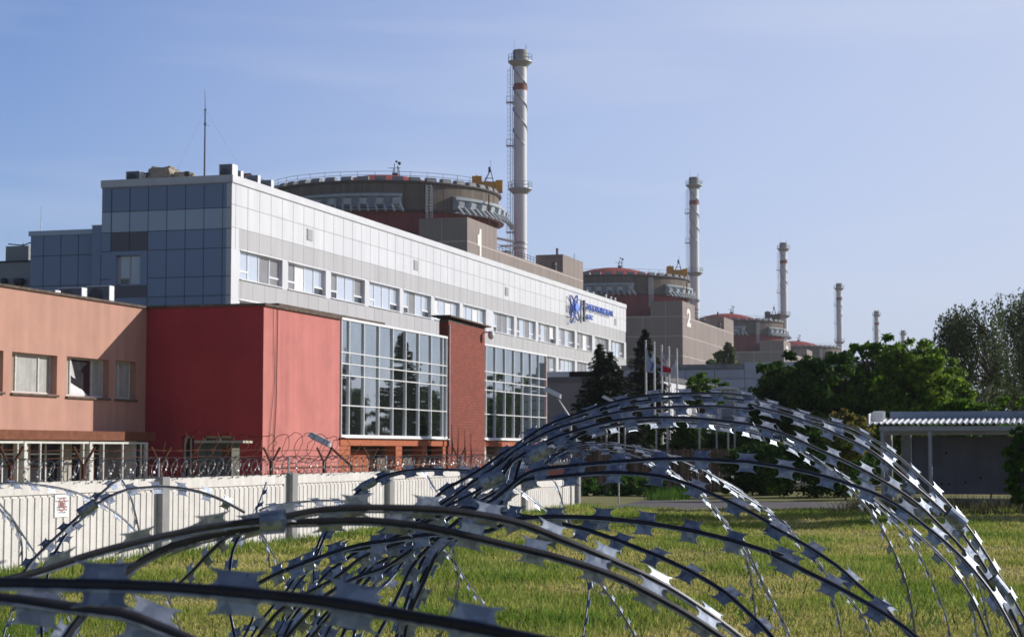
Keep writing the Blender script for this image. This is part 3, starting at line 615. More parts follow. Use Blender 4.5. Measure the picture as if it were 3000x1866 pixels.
p = on_y(119, 674, MY+3); m = MB(); zt2 = on_y(119, 605, MY+3).z; m.tube([(p.x, p.y, 17.5), (p.x, p.y, 19)], .03, 5); m.tube([(p.x, p.y, 19), (p.x, p.y, zt2)], .014, 4)
tag(m.build('whip_antenna', white_metal), 'thin whip antenna on the lower left wing roof', 'antenna')

# ================================================================== REACTOR BUILDINGS
def railing(m, c, R, z, h, n, a0=0, a1=360, r=.035):
    for zz in (z+h, z+h*.5): m.tube([(c[0]+R*math.cos(rad(a0+(a1-a0)*k/n)), c[1]+R*math.sin(rad(a0+(a1-a0)*k/n)), zz) for k in range(n+1)], r, 4, cap=False)
    for k in range(0, n, 2):
        a = rad(a0+(a1-a0)*k/n); m.tube([(c[0]+R*math.cos(a), c[1]+R*math.sin(a), z), (c[0]+R*math.cos(a), c[1]+R*math.sin(a), z+h)], r, 4)
RC = (-120.19, 320.64); AX = -94.6; AY = 291.84
def make_reactor():
    t = thing('reactor_building', '', 'reactor building', (RC[0], RC[1], 0), 'row of reactor buildings')
    m = MB(); m.lathe([(20.4, 20), (20.4, 43.9), (0.01, 43.9), (0.01, 20)], RC, 96); m.build('lower_drum', red_paint, t)
    m = MB()
    for k in range(36):   # storey-high concrete segments
        m.lathe([(20.6, 43.85), (21.3, 43.85), (21.3, 48.45), (20.6, 48.45)], RC, 4, k*10+.12, k*10+9.88)
    m.build('concrete_ring', concrete_b, t)
    m = MB(); m.lathe([(19, 43.5), (21.0, 43.5), (21.45, 43.8), (21.4, 43.95), (19, 43.95)], RC, 96); m.lathe([(17.5, 48.3), (21.5, 48.3), (21.85, 48.55), (21.85, 48.75), (17.5, 48.9)], RC, 96); m.build('rim', mat('dark_rim_metal', (.12, .10, .10), .8, var=.3), t)
    for k in range(44):
        m = MB(); a = 360*k/44; m.lathe([(20.2, 48.8), (21.6, 48.8), (21.3, 49.5), (20.4, 49.5)], RC, 2, a, a+5.0)
        m.build('parapet_block', concrete_g, t)
    m = MB(); railing(m, RC, 21.6, 49.0, 1.3, 88); m.build('railing', darksteel, t)
    m = MB(); m.lathe([(14.4*math.sin(math.pi/2*k/14)+.001, 48.85+3.75*(1-math.sin(math.pi/2*k/14)**2)) for k in range(15)], RC, 64, closed=False); m.build('dome', dome_red, t, True)
    # cable galleries with angled hoods
    for (s, e, hs) in ((-152, -61.3, [-64.3-7.15*k for k in range(12)]), (-35, 34, [-33.2+7.15*k for k in range(9)])):
        m = MB(); m.lathe([(21.3, 46.0), (22.3, 45.9), (22.4, 46.35), (21.3, 46.6)], RC, 36, s, e); m.lathe([(21.35, 44.0), (21.5, 44.0), (21.5, 46.0), (21.35, 46.0)], RC, 36, s, e)
        for a in hs:
            ca, sa = math.cos(rad(a)), math.sin(rad(a)); o = Vector((ca, sa, 0)); tt = Vector((-sa, ca, 0)); P = Vector((RC[0], RC[1], 0))
            poly = [P+o*21.5+Vector((0,0,45.8)), P+o*23.2+Vector((0,0,45.4)), P+o*23.0+Vector((0,0,44.4)), P+o*21.5+Vector((0,0,44.0))]
            m.prism([q-tt*.62 for q in poly], tt*1.24)
            for dd in (-.75, .75):
                A = P+o*22.9+tt*dd+Vector((0,0,44.5)); B = P+o*24.1+tt*(dd+.4)+Vector((0,0,43.1)); ax = (B-A)/2; sd = tt*.16; up = ax.cross(sd).normalized()*.16
                m.obox((A+B)/2, ax, sd, up)
        m.lathe([(21.3, 43.55), (22.3, 43.55), (22.3, 43.7), (21.3, 43.7)], RC, 36, s, e)
        m.build('cable_gallery', hood, t)
    # ladder tower
    m = MB(); a = -48.5
    for da in (-1.2, 1.2):
        ca, sa = math.cos(rad(a+da)), math.sin(rad(a+da)); m.tube([(RC[0]+21.7*ca, RC[1]+21.7*sa, 40.5), (RC[0]+21.7*ca, RC[1]+21.7*sa, 48.2)], .1, 4)
        m.tube([(RC[0]+22.4*ca, RC[1]+22.4*sa, 40.5), (RC[0]+22.4*ca, RC[1]+22.4*sa, 47.8)], .06, 4)
    for k in range(14):
        z = 40.8+k*.55; A = (RC[0]+22.0*math.cos(rad(a-1.2)), RC[1]+22.0*math.sin(rad(a-1.2)), z); B = (RC[0]+22.0*math.cos(rad(a+1.2)), RC[1]+22.0*math.sin(rad(a+1.2)), z); m.tube([A, B], .05, 4)
    m.build('ladder', hood, t)
    m = MB(); a = rad(-14.5); m.tube([(RC[0]+22.9*math.cos(a), RC[1]+22.9*math.sin(a), 40.5), (RC[0]+22.9*math.cos(a), RC[1]+22.9*math.sin(a), 47.6)], .14, 6); m.build('pipe', rust, t)
    # dome top instruments
    m = MB(); c = (RC[0]+2.0, RC[1]+.6)
    for dx, dy, h in ((-.6, 0, 54.2), (.5, .3, 54.6), (0, -.5, 54.9), (1.0, 0, 54.4)): m.tube([(c[0]+dx, c[1]+dy, 51.5), (c[0]+dx*.6, c[1]+dy, h)], .07, 5)
    m.box(c[0]-.5, c[1]-.4, 52.3, c[0]+.5, c[1]+.4, 53.2); m.lathe([(0, 54.6), (.35, 54.9), (.3, 55.2), (0, 55.3)], (c[0]+.8, c[1]), 8); m.lathe([(0, 55.1), (.3, 55.35), (0, 55.6)], (c[0]+.2, c[1]), 8); m.tube([(c[0]-1.4, c[1], 54.2), (c[0]+1, c[1], 54.1)], .05, 4); m.build('instrument_mast', darksteel, t)
    # annex with number block and stair tower
    m = MB(); m.box(-150, AY, 0, AX, 369.4, 36.9); m.build('annex', concrete_d, t)
    m = MB(); m.box(-103.1, AY, 36.9, AX, 308.7, 40.6); m.build('number_block', concrete_d, t)
    m = MB(); m.box(-100.2, 353.3, 36.9, AX, 369.4, 40.6); m.build('stair_tower', concrete_d, t)
    m = MB()
    for k in range(1, 14): y = AY+6*k-1.2; m.box(AX, y-.05, 0, AX+.02, y+.05, 36.8)
    for z in (36.6, 31.5, 26.3, 21.1): m.box(AX, AY, z-.08, AX+.025, 369.4, z+.08)
    for k in range(1, 9): x = AX-6*k+1.5; m.box(x-.05, AY-.02, 0, x+.05, AY, 40.5 if x > -103 else 36.8)
    for z in (36.6, 31.5, 26.3, 21.1): m.box(-150, AY-.025, z-.08, AX, AY, z+.08)
    for y in (297.6, 303.2, 358, 363.6): m.box(AX, y-.05, 36.9, AX+.02, y+.05, 40.5)
    m.build('panel_joints', white_line, t)
    m = MB()
    for zz in (37.5, 38.0): m.tube([(AX-.3, 309, zz), (AX-.3, 353, zz)], .05, 4)
    for k in range(23): m.tube([(AX-.3, 309+2*k, 36.9), (AX-.3, 309+2*k, 38)], .04, 4)
    m.box(AX-3, 318, 36.9, AX-1, 321, 37.7); m.box(AX-5, 326, 36.9, AX-2, 330, 37.5); m.box(AX-1.2, 349, 36.9, AX-.4, 350.2, 38.6); m.tube([(AX-3, 360, 40.6), (AX-3, 360, 42.6)], .25, 6); m.tube([(AX-1, 366, 40.6), (AX-1, 366, 42)], .06, 5)
    m.build('roof_railing', darksteel, t)
    return t
R1 = make_reactor()
RLAB = ['nearest and largest reactor building, brown drum marked 1 rising behind the white office block', 'second reactor building marked 2 with red dome, right of the office block',
        'third reactor building with red dome, partly behind the dark green trees, its block marked 3', 'farthest visible reactor building, small red dome left of the fourth chimney']
reactors = [R1]
for k in range(1, 4):
    c = copy_tree(R1); c.location = (RC[0], RC[1]+181.6*k, 0); reactors.append(c)
numw = mat('painted_numeral_white', (.80, .78, .74), .8, var=.06)
for k, o in enumerate(reactors):
    o['label'] = RLAB[k]
    if k == 0:
        m = MB(); y0 = 297.3
        m.prism([(AX+.03, y0, 37.6), (AX+.03, y0, 38.1), (AX+.03, y0+.9, 38.5), (AX+.03, y0+1.1, 39.4), (AX+.03, y0+2.1, 39.4), (AX+.03, y0+2.1, 31.5), (AX+.03, y0+1.1, 31.5), (AX+.03, y0+1.1, 36.4), (AX+.03, y0, 36.4)], (.06, 0, 0)); m.build('numeral', numw, o)
    else: text_part('numeral', str(k+1), numw, o, (AX+.03, 181.6*k+297.3, 34.3), 5.4, 4.8, .06, .045)

# cranes on reactor roofs
def make_crane():
    cx, cy, z = -104.3, 334.1, 51.0
    t = thing('maintenance_crane', '', 'crane', (cx, cy, 49.0), 'yellow cranes on the reactor roofs')
    def B(m, u0, u1, z0, z1, d=1.3, off=0, mi=0):   # boxes laid along the view-right direction
        c = Vector((cx, cy, 0))+Rv*((u0+u1)/2)+Hv*off; m.obox((c.x, c.y, (z0+z1)/2), Rv*((u1-u0)/2), Hv*d, (0,0,(z1-z0)/2), mi)
    m = MB(); B(m, -1.4, 2.6, z+.4, z+1.7, 1.1); B(m, -.2, 2.8, z-.1, z+.8, 1.0, -.4); m.build('platform', yellow, t)
    m = MB(); B(m, -2.9, -1.05, z+.2, z+2.7, 1.4); m.tube([Vector((cx,cy,z+2.7))-Rv*2, Vector((cx,cy,z+3.1))-Rv*2], .15, 6); m.build('cabin', yellow, t)
    m = MB(); B(m, 1.6, 2.9, z-.2, z+2.0, 1.2, .3); m.build('counterweight', yellow, t)
    m = MB(); top = Vector((cx,cy,z+4.1))+Rv*.6
    for u, v in ((-.6,-.6), (1.2,-.6), (-.6,.6), (1.2,.6)): m.tube([Vector((cx,cy,z+1.6))+Rv*u+Hv*v, top], .09, 4)
    m.tube([Vector((cx,cy,z+2.4))-Rv*.5-Hv*.5, Vector((cx,cy,z+2.4))+Rv*1.1-Hv*.5], .07, 4); m.obox(top-Rv*.2, Rv*.22, Hv*.3, (0,0,.5)); m.tube([top, top+Vector((0,0,1.8))], .03, 4); m.build('lifting_frame', darksteel, t)
    m = MB(); m.tube([(cx,cy,48.8), (cx,cy,z+.3)], .5, 8); B(m, .6, 1.1, 48.9, 51.1, .3); m.build('support', mat('support_blue', (.08, .12, .25), .6), t)
    return t
cr = make_crane(); cr['label'] = 'yellow maintenance crane on the roof of the nearest reactor building'
for k, lab in ((1, 'yellow crane on the second reactor roof, beside the second chimney'), (2, 'farthest and smallest crane, dull yellow, on the third reactor roof')):
    c = copy_tree(cr); c.location.y += 180.3*k; c['label'] = lab
    if k == 2:
        for ch in c.children:
            if ch.name.startswith(('cabin', 'platform')):
                ch.data = ch.data.copy(); ch.data.materials[0] = mat('olive_grey_paint', (.14, .13, .09), .8)

# chimneys
def make_chimney():
    c = (-102.86, 351.43); R = 1.28; t = thing('chimney', '', 'chimney', (c[0], c[1], 0), 'row of ventilation chimneys')
    m = MB(); m.lathe([(R*1.03, 20), (R*1.02, 50), (R, 78.8), (R*1.13, 79.4), (R*1.13, 79.6), (R*.9, 79.6), (R*.9, 20)], c, 28); m.build('shaft', chim_white, t, False)
    m = MB(); m.lathe([(R*1.14, 79.6), (R*1.16, 81.2), (R*1.1, 81.6), (R*.92, 81.6), (R*.92, 79.6)], c, 24); m.build('cap', chim_top, t)
    m = MB(); m.lathe([(R*1.01, 73.5), (R*1.035, 73.5), (R*1.035, 74.8), (R*1.01, 74.8)], c, 28); m.build('red_band', chim_red, t)
    for z in (79.3, 53.7):
        m = MB(); m.lathe([(R*1.05, z-1.1), (R*1.9, z-.12), (R*1.9, z+.05), (R*1.05, z+.05)], c, 24); railing(m, c, R*1.88, z, 1.3, 24, r=.045); m.build('platform', steel, t)
    m = MB(); m.lathe([(R*1.02, 42.7), (R*1.15, 42.7), (R*1.15, 43.1), (R*1.02, 43.1)], c, 24); m.lathe([(R*1.02, 41.7), (R*1.15, 41.7), (R*1.15, 41.9), (R*1.02, 41.9)], c, 24); m.build('collar', steel, t)
    m = MB()
    for ph in (0, 180):
        pts = [(c[0]+(R*1.07)*math.cos(rad(ph+k*14)), c[1]+(R*1.07)*math.sin(rad(ph+k*14)), 78.6-k*.33) for k in range(50)]; m.tube(pts, .11, 5)
    m.build('helical_strake', steel, t)
    lx = Vector((c[0], c[1], 0))-Rv*(R*1.0+.42)-Hv*.3
    m = MB()
    for s_ in (-.22, .22): m.tube([lx+Rv*s_+Vector((0,0,36)), lx+Rv*s_+Vector((0,0,78.5))], .06, 4)
    for k in range(75): z = 36.5+k*.56; m.tube([lx-Rv*.22+Vector((0,0,z)), lx+Rv*.22+Vector((0,0,z))], .035, 3)
    for k in range(48): z = 37+k*.86; m.tube([lx+Rv*-.22+Vector((0,0,z)), lx-Rv*.5-Hv*.3+Vector((0,0,z)), lx-Rv*.85+Vector((0,0,z))], .03, 3)
    for s_ in (-.85, -.5): m.tube([lx+Rv*s_+Vector((0,0,36.8)), lx+Rv*s_+Vector((0,0,78))], .03, 3)
    for z in (71.0, 62.3, 45.0):
        m.obox(lx-Rv*.35+Vector((0,0,z)), Rv*.75, Hv*.6, (0,0,.09))
        for u in (-1.05, .3): m.tube([lx+Rv*u-Hv*.5+Vector((0,0,z)), lx+Rv*u-Hv*.5+Vector((0,0,z+1.2))], .045, 4)
        m.tube([lx-Rv*1.05-Hv*.5+Vector((0,0,z+1.2)), lx+Rv*.3-Hv*.5+Vector((0,0,z+1.2))], .045, 4)
        m.tube([lx+Vector((0,0,z)), lx+Rv*.8+Vector((0,0,z-1))], .06, 4)
    m.build('ladder_cage', steel, t)
    m = MB(); m.tube([(c[0]-.9, c[1]-1.2, 79.5), (c[0]-.9, c[1]-1.2, 83.4)], .03, 3); m.tube([(c[0]+1.2, c[1], 81.5), (c[0]+1.2, c[1], 82.7)], .05, 4); m.build('lightning_rod', darksteel, t)
    m = MB(); p = Vector((c[0], c[1], 43.4)); m.obox(p-Rv*3.2-Hv*1.4, Rv*2.2+Vector((0,0,-.45)), Hv*.3, (0,0,.22)); m.obox(p-Rv*2.4-Hv*1+Vector((0,0,-1.2)), Rv*1.6, Hv*.2, (0,0,.2)); m.build('duct', white_metal, t)
    return t
ch1 = make_chimney()
CL = ['tallest looking chimney, white with red band, beside the nearest reactor', 'second chimney from the left, white, behind the block marked 2', 'third chimney from the left, rising by the third reactor',
      'fourth chimney from the left, right of the smallest red dome', 'fifth chimney from the left, its foot hidden by green treetops', 'sixth and farthest chimney, only its short top above the trees']
ch1['label'] = CL[0]
for k, (x, y) in enumerate(((-102.34, 530.5), (-102.08, 708.7), (-101.9, 890.7), (-101.8, 1074.3), (-101.7, 1256.1))):
    c = copy_tree(ch1); c.location = (x, y, -.4 if k else -.3); c['label'] = CL[k+1]

# ================================================================== LOW BUILDINGS ON THE RIGHT
YB = 177.0
lb = thing('panel_workshop', 'long low blue grey concrete panel building between the spruces and trees', 'building', (-25, 182, 0))
zA = on_y(2010, 1068, YB).z; xa = on_y(1820, 1068, YB).x; xm = on_y(2181, 1068, YB).x; xb = on_y(2600, 1068, YB).x
pale_blue = mat('pale_blue_concrete', (.42, .46, .54), .9, var=.12, scale=.6, streak=.3, isl=.08)
m = MB(); m.box(xa, YB+.1, 0, xb, YB+14, zA-.1); m.build('inner_wall', concrete_g, lb)
m = MB(); m.box(xa, YB-.1, zA-.45, xm, YB+.4, zA); m.build('parapet', mat('stained_parapet', (.22, .23, .25), .95, var=.3, scale=1), lb)
m = MB(); w = 2.9; x = xm
m.box(xm, YB-.05, zA-.55, xb, YB+.1, zA+.15)
zz = zA-.5
for row in range(7):
    x = xm-w*8
    while x < xb:
        a, b = max(x+.03, xa), x+w-.03
        op = [(a, b, zz-.8, zz)]
        if not (row == 2 and abs(x-(xm-w*1)) < .1): m.box(a, YB, zz-.9+.03, b, YB+.1, zz-.03)
        else: m.box(a, YB, zz-.9+.03, a+.9, YB+.1, zz-.03); m.box(b-.5, YB, zz-.9+.03, b, YB+.1, zz-.03)
        x += w
    zz -= .93
m.build('panels', pale_blue, lb)
xw = xm-w+.95; zw = zA-.5-.93*2
f = MB(); f.box(xw, YB+.02, zw-.9, xw+1.4, YB+.06, zw-.84); f.box(xw, YB+.02, zw-.05, xw+1.4, YB+.06, zw)
for q in (0, .5, .9, 1.34): f.box(xw+q, YB+.02, zw-.84, xw+q+.06, YB+.06, zw-.05)
wd = f.build('window', pvc, lb); p = MB(); p.box(xw, YB+.05, zw-.9, xw+1.4, YB+.07, zw); p.build('pane', glass_dirty, wd)
# low hall: dark shaded gable, lit white long side
cz_ = at(1945, 1101, 150); hx, hy, hz = cz_.x, cz_.y, cz_.z
hb = thing('low_hall', 'low dark grey hall with lit white side wall beyond the glass walls and spruces', 'building', (hx-5, hy+8, 0))
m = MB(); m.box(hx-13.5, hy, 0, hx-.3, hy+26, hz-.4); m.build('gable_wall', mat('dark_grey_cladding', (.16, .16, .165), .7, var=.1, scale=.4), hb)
m = MB(); m.box(hx-.3, hy, 0, hx, hy+26, hz-.4)
for k in range(20): m.box(hx, hy+.3+k*1.3, 1, hx+.04, hy+1.4+k*1.3, hz-.9)
m.build('side_wall', white_panel, hb); m = MB(); m.box(hx-13.7, hy-.15, hz-.4, hx+.15, hy+26.1, hz); m.build('roof_edge', mat('dark_trim', (.10, .10, .11), .7), hb)
for k in (1, 4, 7):
    m = MB(); m.box(hx+.041, hy+1+k*2.6, 3.6, hx+.06, hy+2.8+k*2.6, 5.6); m.build('window', glass_grey, hb)
# white canopy roofs
for i, (px, py, w_) in enumerate(((2133, 1136, 1.3), )):
    p = at(px, py, 92); t = thing('canopy', 'small white pitched canopy roof showing right of the flagpoles, above the wire coils', 'canopy', (p.x, p.y, 0))
    m = MB(); m.prism([p-Rv*.7+Vector((0,0,.02)), p-Rv*.1+Vector((0,0,.10)), p+Rv*.5+Vector((0,0,.0)), p+Rv*.48+Vector((0,0,-.08)), p-Rv*.7+Vector((0,0,-.06))], Hv*1.2); m.build('roof', white_panel, t)
    for u in (-.55, .35):
        m = MB(); b = p+Rv*u+Hv*.3; m.tube([(b.x, b.y, 0), (b.x, b.y, p.z-.05)], .05, 6); m.build('post', steel, t)

# ================================================================== FLAGS
fl_w = mat('white_flag_cloth', (.72, .72, .74), .9); fl_b = mat('blue_flag_cloth', (.18, .30, .60), .9); fl_r = mat('red_flag_cloth', (.60, .04, .05), .9)
FL = [('white and blue flag hanging on the leftmost flagpole', 1892, 1003, (0, 1)), ('plain white flag hanging on the second flagpole from the left', 1917, 1008, (0, 0)),
      ('red and white flag hanging on the middle flagpole', 1939, 1017, (2, 0)), ('plain white flag hanging on the fourth flagpole', 1960, 1022, (0, 0)), ('white flag hanging on the rightmost flagpole', 1983, 1028, (0, 0))]
FP = ['leftmost white flagpole in front of the dark spruces', 'second white flagpole from the left', 'middle white flagpole, the one carrying the red flag', 'fourth white flagpole from the left', 'rightmost white flagpole before the white hall']
for i, (lab, px, py, cs) in enumerate(FL):
    p = at(px, py, 108+i*1.2); t = thing('flagpole', FP[i], 'flagpole', (p.x, p.y, 0), 'row of five flagpoles')
    m = MB(); m.tube([(p.x, p.y, 0), (p.x, p.y, p.z)], [.085, .045], 8); m.build('pole', white_metal, t)
    m = MB(); m.lathe([(0, p.z-.02), (.07, p.z+.05), (.02, p.z+.13), (0, p.z+.2)], (p.x, p.y), 8, closed=False); m.build('finial', white_metal, t)
    q = random.Random(i); m = MB(); N, K = 16, 7; vs = []; s_ = 1 if i in (0, 2) else -1; wmax = .42 if i != 2 else .5
    for a in range(N+1):
        f = a/N; wd_ = wmax*(.12+.88*min(1, f*1.6))*(1-.4*max(0, f-.75)*4*.5)
        for b in range(K+1):
            g_ = b/K; fold = math.sin(g_*13+a*.25)*.07*(.4+f)
            vs.append(Vector((p.x, p.y, p.z-.12-f*1.55-g_*.5*(1-f)))+Rv*s_*(wd_*g_+.04)+Hv*fold)
    m.add(vs, [(a*(K+1)+b, a*(K+1)+b+1, (a+1)*(K+1)+b+1, (a+1)*(K+1)+b) for a in range(N) for b in range(K)])
    m.m = [cs[0] if (cs[0] == cs[1] or (i == 2 and ((k//K) % 7) in (3, 4, 5, 6) and k//K > 5) or (i == 0 and (k % K) < 4)) else cs[1] for k in range(N*K)]
    tag(m.build('flag', [fl_w, fl_b, fl_r], None, True), lab, 'flag', 'flags on the flagpoles')

# ================================================================== FLOODLIGHTS
def floodlight(px, py, Z, foot_px, foot_py, foot_z, lab, s=1.0, col=white_metal):
    p = at(px, py, Z); q = at(foot_px, foot_py, Z); t = thing('floodlight', lab, 'street lamp', (q.x, q.y, 0), 'lamps on slanted arms')
    d = (p-q).normalized(); m = MB(); m.tube([(q.x, q.y, 0), q, p-d*.15*s], .03*s+.01, 6); m.build('arm', rust if Z < 60 else steel, t)
    n = Vector((0,0,1)).cross(d).normalized(); dl = (Rv*-.9+Vector((0,0,.45))).normalized()*.36*s if True else d
    side = Hv*.13*s; up = side.cross(dl).normalized()*.075*s
    m = MB(); c = p+dl*.2
    ring = []
    for k in range(14):
        a = 2*math.pi*k/14; ring.append((math.copysign(abs(math.cos(a))**.5, math.cos(a)), math.copysign(abs(math.sin(a))**.5, math.sin(a))))
    vs = [c+dl*u*(.85 if w_ > 0 else 1)+side*v*(.8 if w_ > 0 else 1)+up*w_ for w_ in (-1, .6, 1) for u, v in ring]; fs = []
    for j in range(2):
        for k in range(14): fs.append((j*14+k, j*14+(k+1)%14, (j+1)*14+(k+1)%14, (j+1)*14+k))
    m.add(vs, fs+[tuple(range(14))[::-1], tuple(range(28, 42))]); m.build('lamp_head', col, t)
    m = MB(); m.obox(c-up*1.1, dl*.7, side*.7, up*.12); m.build('lens', mat('lamp_lens', (.5, .5, .48), .2), t)
floodlight(945, 1290, 50, 1030, 1365, 0, 'white floodlight on a slanted rusty arm before the pink wall')
floodlight(1625, 1152, 62, 1672, 1225, 0, 'white floodlight on a slanted arm right of the glass wall', .95)
floodlight(1785, 1170, 70, 1812, 1215, 0, 'smaller floodlight head in front of the big spruce', .7)
# bent posts above the wooden fence
BL = ['bent-top steel post leftmost above the wood fence', 'second bent-top steel post from the left', 'steel post with long slanted top, third from the left', 'hook topped steel post in the middle of the row', 'second last hook topped steel post above the wood fence', 'last hook topped steel post at the right end of the row']
for i, (px, py, dx, dz) in enumerate(((1777, 1262, -.1, .1), (1831, 1240, -.1, .1), (1923, 1262, -.22, .28), (1955, 1250, -.10, .10), (2049, 1252, -.14, .12), (2133, 1250, -.1, .1))):
    p = at(px, py, 89.5); m = MB(); m.tube([(p.x, p.y, 0), (p.x, p.y, p.z), p+Rv*dx*.5+Vector((0,0,dz*.75)), p+Rv*dx*1.3+Vector((0,0,dz*1.2))], .045, 6)
    tag(m.build('bent_post', steel), BL[i], 'post', 'bent steel posts above the wood fence')
# weathered wooden fence
wf = thing('wooden_fence', 'weathered brown wooden paling fence behind green bushes', 'fence', tuple(gp(1900, 88)))
m = MB(); q = random.Random(2); px = 1650
while px < 2142:
    w_ = q.uniform(4.2, 6.2); a = gp(px, 88+q.uniform(-.05, .05)); m.obox((a.x, a.y, 1.0+q.uniform(-.02, .02)), Rv*(w_*.42/5444*88), Hv*.02, (0,0,1.03+q.uniform(-.05, .05))); px += w_
m.build('palings', brown_wood, wf)
m = MB()
for z in (.5, 1.6): a, b = gp(1650, 88.1), gp(2142, 88.1); m.obox(((a.x+b.x)/2, (a.y+b.y)/2, z), (b-a)/2, Hv*.03, (0,0,.05))
m.build('rail', brown_wood, wf)
# small kerbside concrete and brick wall stub with cap between fence end and glass walls
p = at(1640, 1360, 70); m = MB(); m.obox((p.x-.6, p.y, .75), Rv*.8, Hv*.25, (0,0,.72)); m.obox((p.x-.6, p.y, 1.5), Rv*.9, Hv*.35, (0,0,.05), 1)
tag(m.build('gate_wall', [pink, concrete_w]), 'low pink wall stub with pale cap beyond the end of the concrete fence', 'wall')
# concrete guard booth
bt = thing('guard_booth', 'small grey concrete booth with flat slab roof before the crimson wall', 'booth', tuple(gp(650, 56)))
c = gp(640, 56); zt_ = at(640, 1297, 56).z
m = MB(); m.obox((c.x, c.y, zt_/2), Rv*.52, Hv*.8, (0,0,zt_/2)); m.build('walls', mat('mossy_concrete', (.13, .13, .11), .95, var=.4, scale=2.5, streak=.4), bt)
c2 = gp(656, 56); m = MB(); m.obox((c2.x, c2.y, zt_+.03), Rv*.72, Hv*1.0, (0,0,.035)); m.build('roof_slab', mat('pale_slab', (.45, .42, .34), .9), bt)
c3 = c+Rv*.38-Hv*.805; m = MB(); m.obox((c3.x, c3.y, zt_-.3), Rv*.14, Hv*.01, (0,0,.2)); m.build('hatch', rust, bt)

# ================================================================== BUS SHELTER
sh = thing('bus_shelter', 'open concrete bus shelter with white corrugated roof and steel posts', 'bus shelter', (-3, 64.5, 0))
pA = at(2580, 1240, 62); yF = pA.y; xL = pA.x-.35; xR = xL+7.6; zE = on_y(2580, 1243, yF).z
m = MB(); n = 78; prof = []
pw = (xR-xL)/n*2
vs = []; k = 0; x = xL; up_ = True
while x < xR:
    for dx, dz in ((0, 0), (pw*.3, 0), (pw*.5, .055), (pw*.8, .055)): vs.append((x+dx, dz))
    x += pw
yB = yF+2.4; rise = .2
top = [(a, yF-.25, zE+dz) for a, dz in vs]; top2 = [(a, yB, zE+rise+dz) for a, dz in vs]; N = len(vs)
m.add(top+top2+[(a, b, c-.02) for a, b, c in top+top2], [(i, i+1, N+i+1, N+i) for i in range(N-1)]+[(2*N+i, 3*N+i, 3*N+i+1, 2*N+i+1) for i in range(N-1)]+[(i, 2*N+i, 2*N+i+1, i+1) for i in range(N-1)])
m.build('corrugated_roof', white_metal, sh)
m = MB(); m.box(xL+.45, yB-.02, zE+.15, xR, yB+.1, zE+.47); m.build('back_fascia', mat('blue_grey_fascia', (.30, .36, .46), .6), sh)
m = MB(); m.prism([(xL-.04, yF-.3, zE-.08), (xL-.04, yB, zE+.25), (xL-.04, yB, zE+.48), (xL-.04, yF-.3, zE+.34)], (.04, 0, 0))
for f in (.3, .6): m.box(xL, yF-.3+f*2.4, zE+.0+f*.3, xL+.4, yF-.26+f*2.4, zE+.32+f*.25)
m.build('end_board', white_metal, sh)
m = MB(); m.box(xL+.3, yF-.05, zE-.22, xR, yF+.05, zE-.06); m.box(xL+.3, yF+.6, zE-.35, xR, yF+.7, zE-.2); m.build('beam', steel, sh)
for px in (2585, 2725, 3060):
    q = on_y(px, 1300, yF); m = MB(); m.box(q.x-.055, yF-.05, 0, q.x+.055, yF+.05, zE-.2); m.build('post', steel, sh)
m = MB(); q0 = on_y(2672, 1300, yB); zt2 = on_y(2672, 1279, yB).z; zb2 = on_y(2672, 1446, yB).z
m.box(q0.x, yB-.2, zb2, xR+.1, yB-.08, zt2); m.build('back_wall', mat('dark_concrete_slab', (.15, .15, .165), .95, var=.2, scale=1.2, streak=.3), sh)
m = MB(); q1 = on_y(2600, 1300, yB); m.box(q1.x-.1, yB-.6, 0, q1.x+.18, yB-.1, zt2+.2); m.box(q0.x-.35, yB-.25, 0, q0.x-.02, yB-.05, zt2+.05); m.build('side_pillar', concrete_g, sh)
m = MB(); q = random.Random(4)
for k in range(8):
    a = q0.x+.4+q.random()*3.5; b = zb2+.2+q.random()*1.3; m.obox((a, yB-.203, b), (.035, 0, 0), (0, .003, 0), (0, 0, .03))
m.build('bolt_hole', mat('hole_black', (.01, .01, .01)), sh)
m = MB(); m.box(q0.x-.4, yB-.9, .0, xR, yB-.3, .35); m.build('base', concrete_g, sh)

# ================================================================== VEGETATION
RG = np.random.default_rng(11)
def leaves(centers, radii, n, size, seed, up=.35, droop=0):
    """n leaf quads spread through spherical/ellipsoid clumps (centers kx3, radii kx3)"""
    R_ = np.random.default_rng(seed); centers = np.array(centers, float); radii = np.array(radii, float)
    wgt = (radii.prod(1))**(2/3); idx = R_.choice(len(centers), n, p=wgt/wgt.sum())
    d = R_.normal(size=(n, 3)); d /= np.linalg.norm(d, axis=1)[:, None]
    rr_ = (.35+.85*R_.random(n)**.8)[:, None]
    P = centers[idx]+d*radii[idx]*rr_
    nrm = d*.8+R_.normal(size=(n, 3))*.6+np.array([0, 0, up]); nrm /= np.linalg.norm(nrm, axis=1)[:, None]
    a = np.cross(nrm, R_.normal(size=(n, 3))); a /= np.linalg.norm(a, axis=1)[:, None]; b = np.cross(nrm, a)
    s = size*(.6+.8*R_.random(n))[:, None]
    if droop: a = a*.35+np.array([0, 0, -1.])*droop; a /= np.linalg.norm(a, axis=1)[:, None]; b = np.cross(nrm, a); b /= np.linalg.norm(b, axis=1)[:, None]
    V = np.stack([P-a*s, P+b*s*.5, P+a*s, P-b*s*.5], 1).reshape(-1, 3)
    V[:, 2] = np.maximum(V[:, 2], .02)
    return V, np.arange(4*n).reshape(-1, 4)
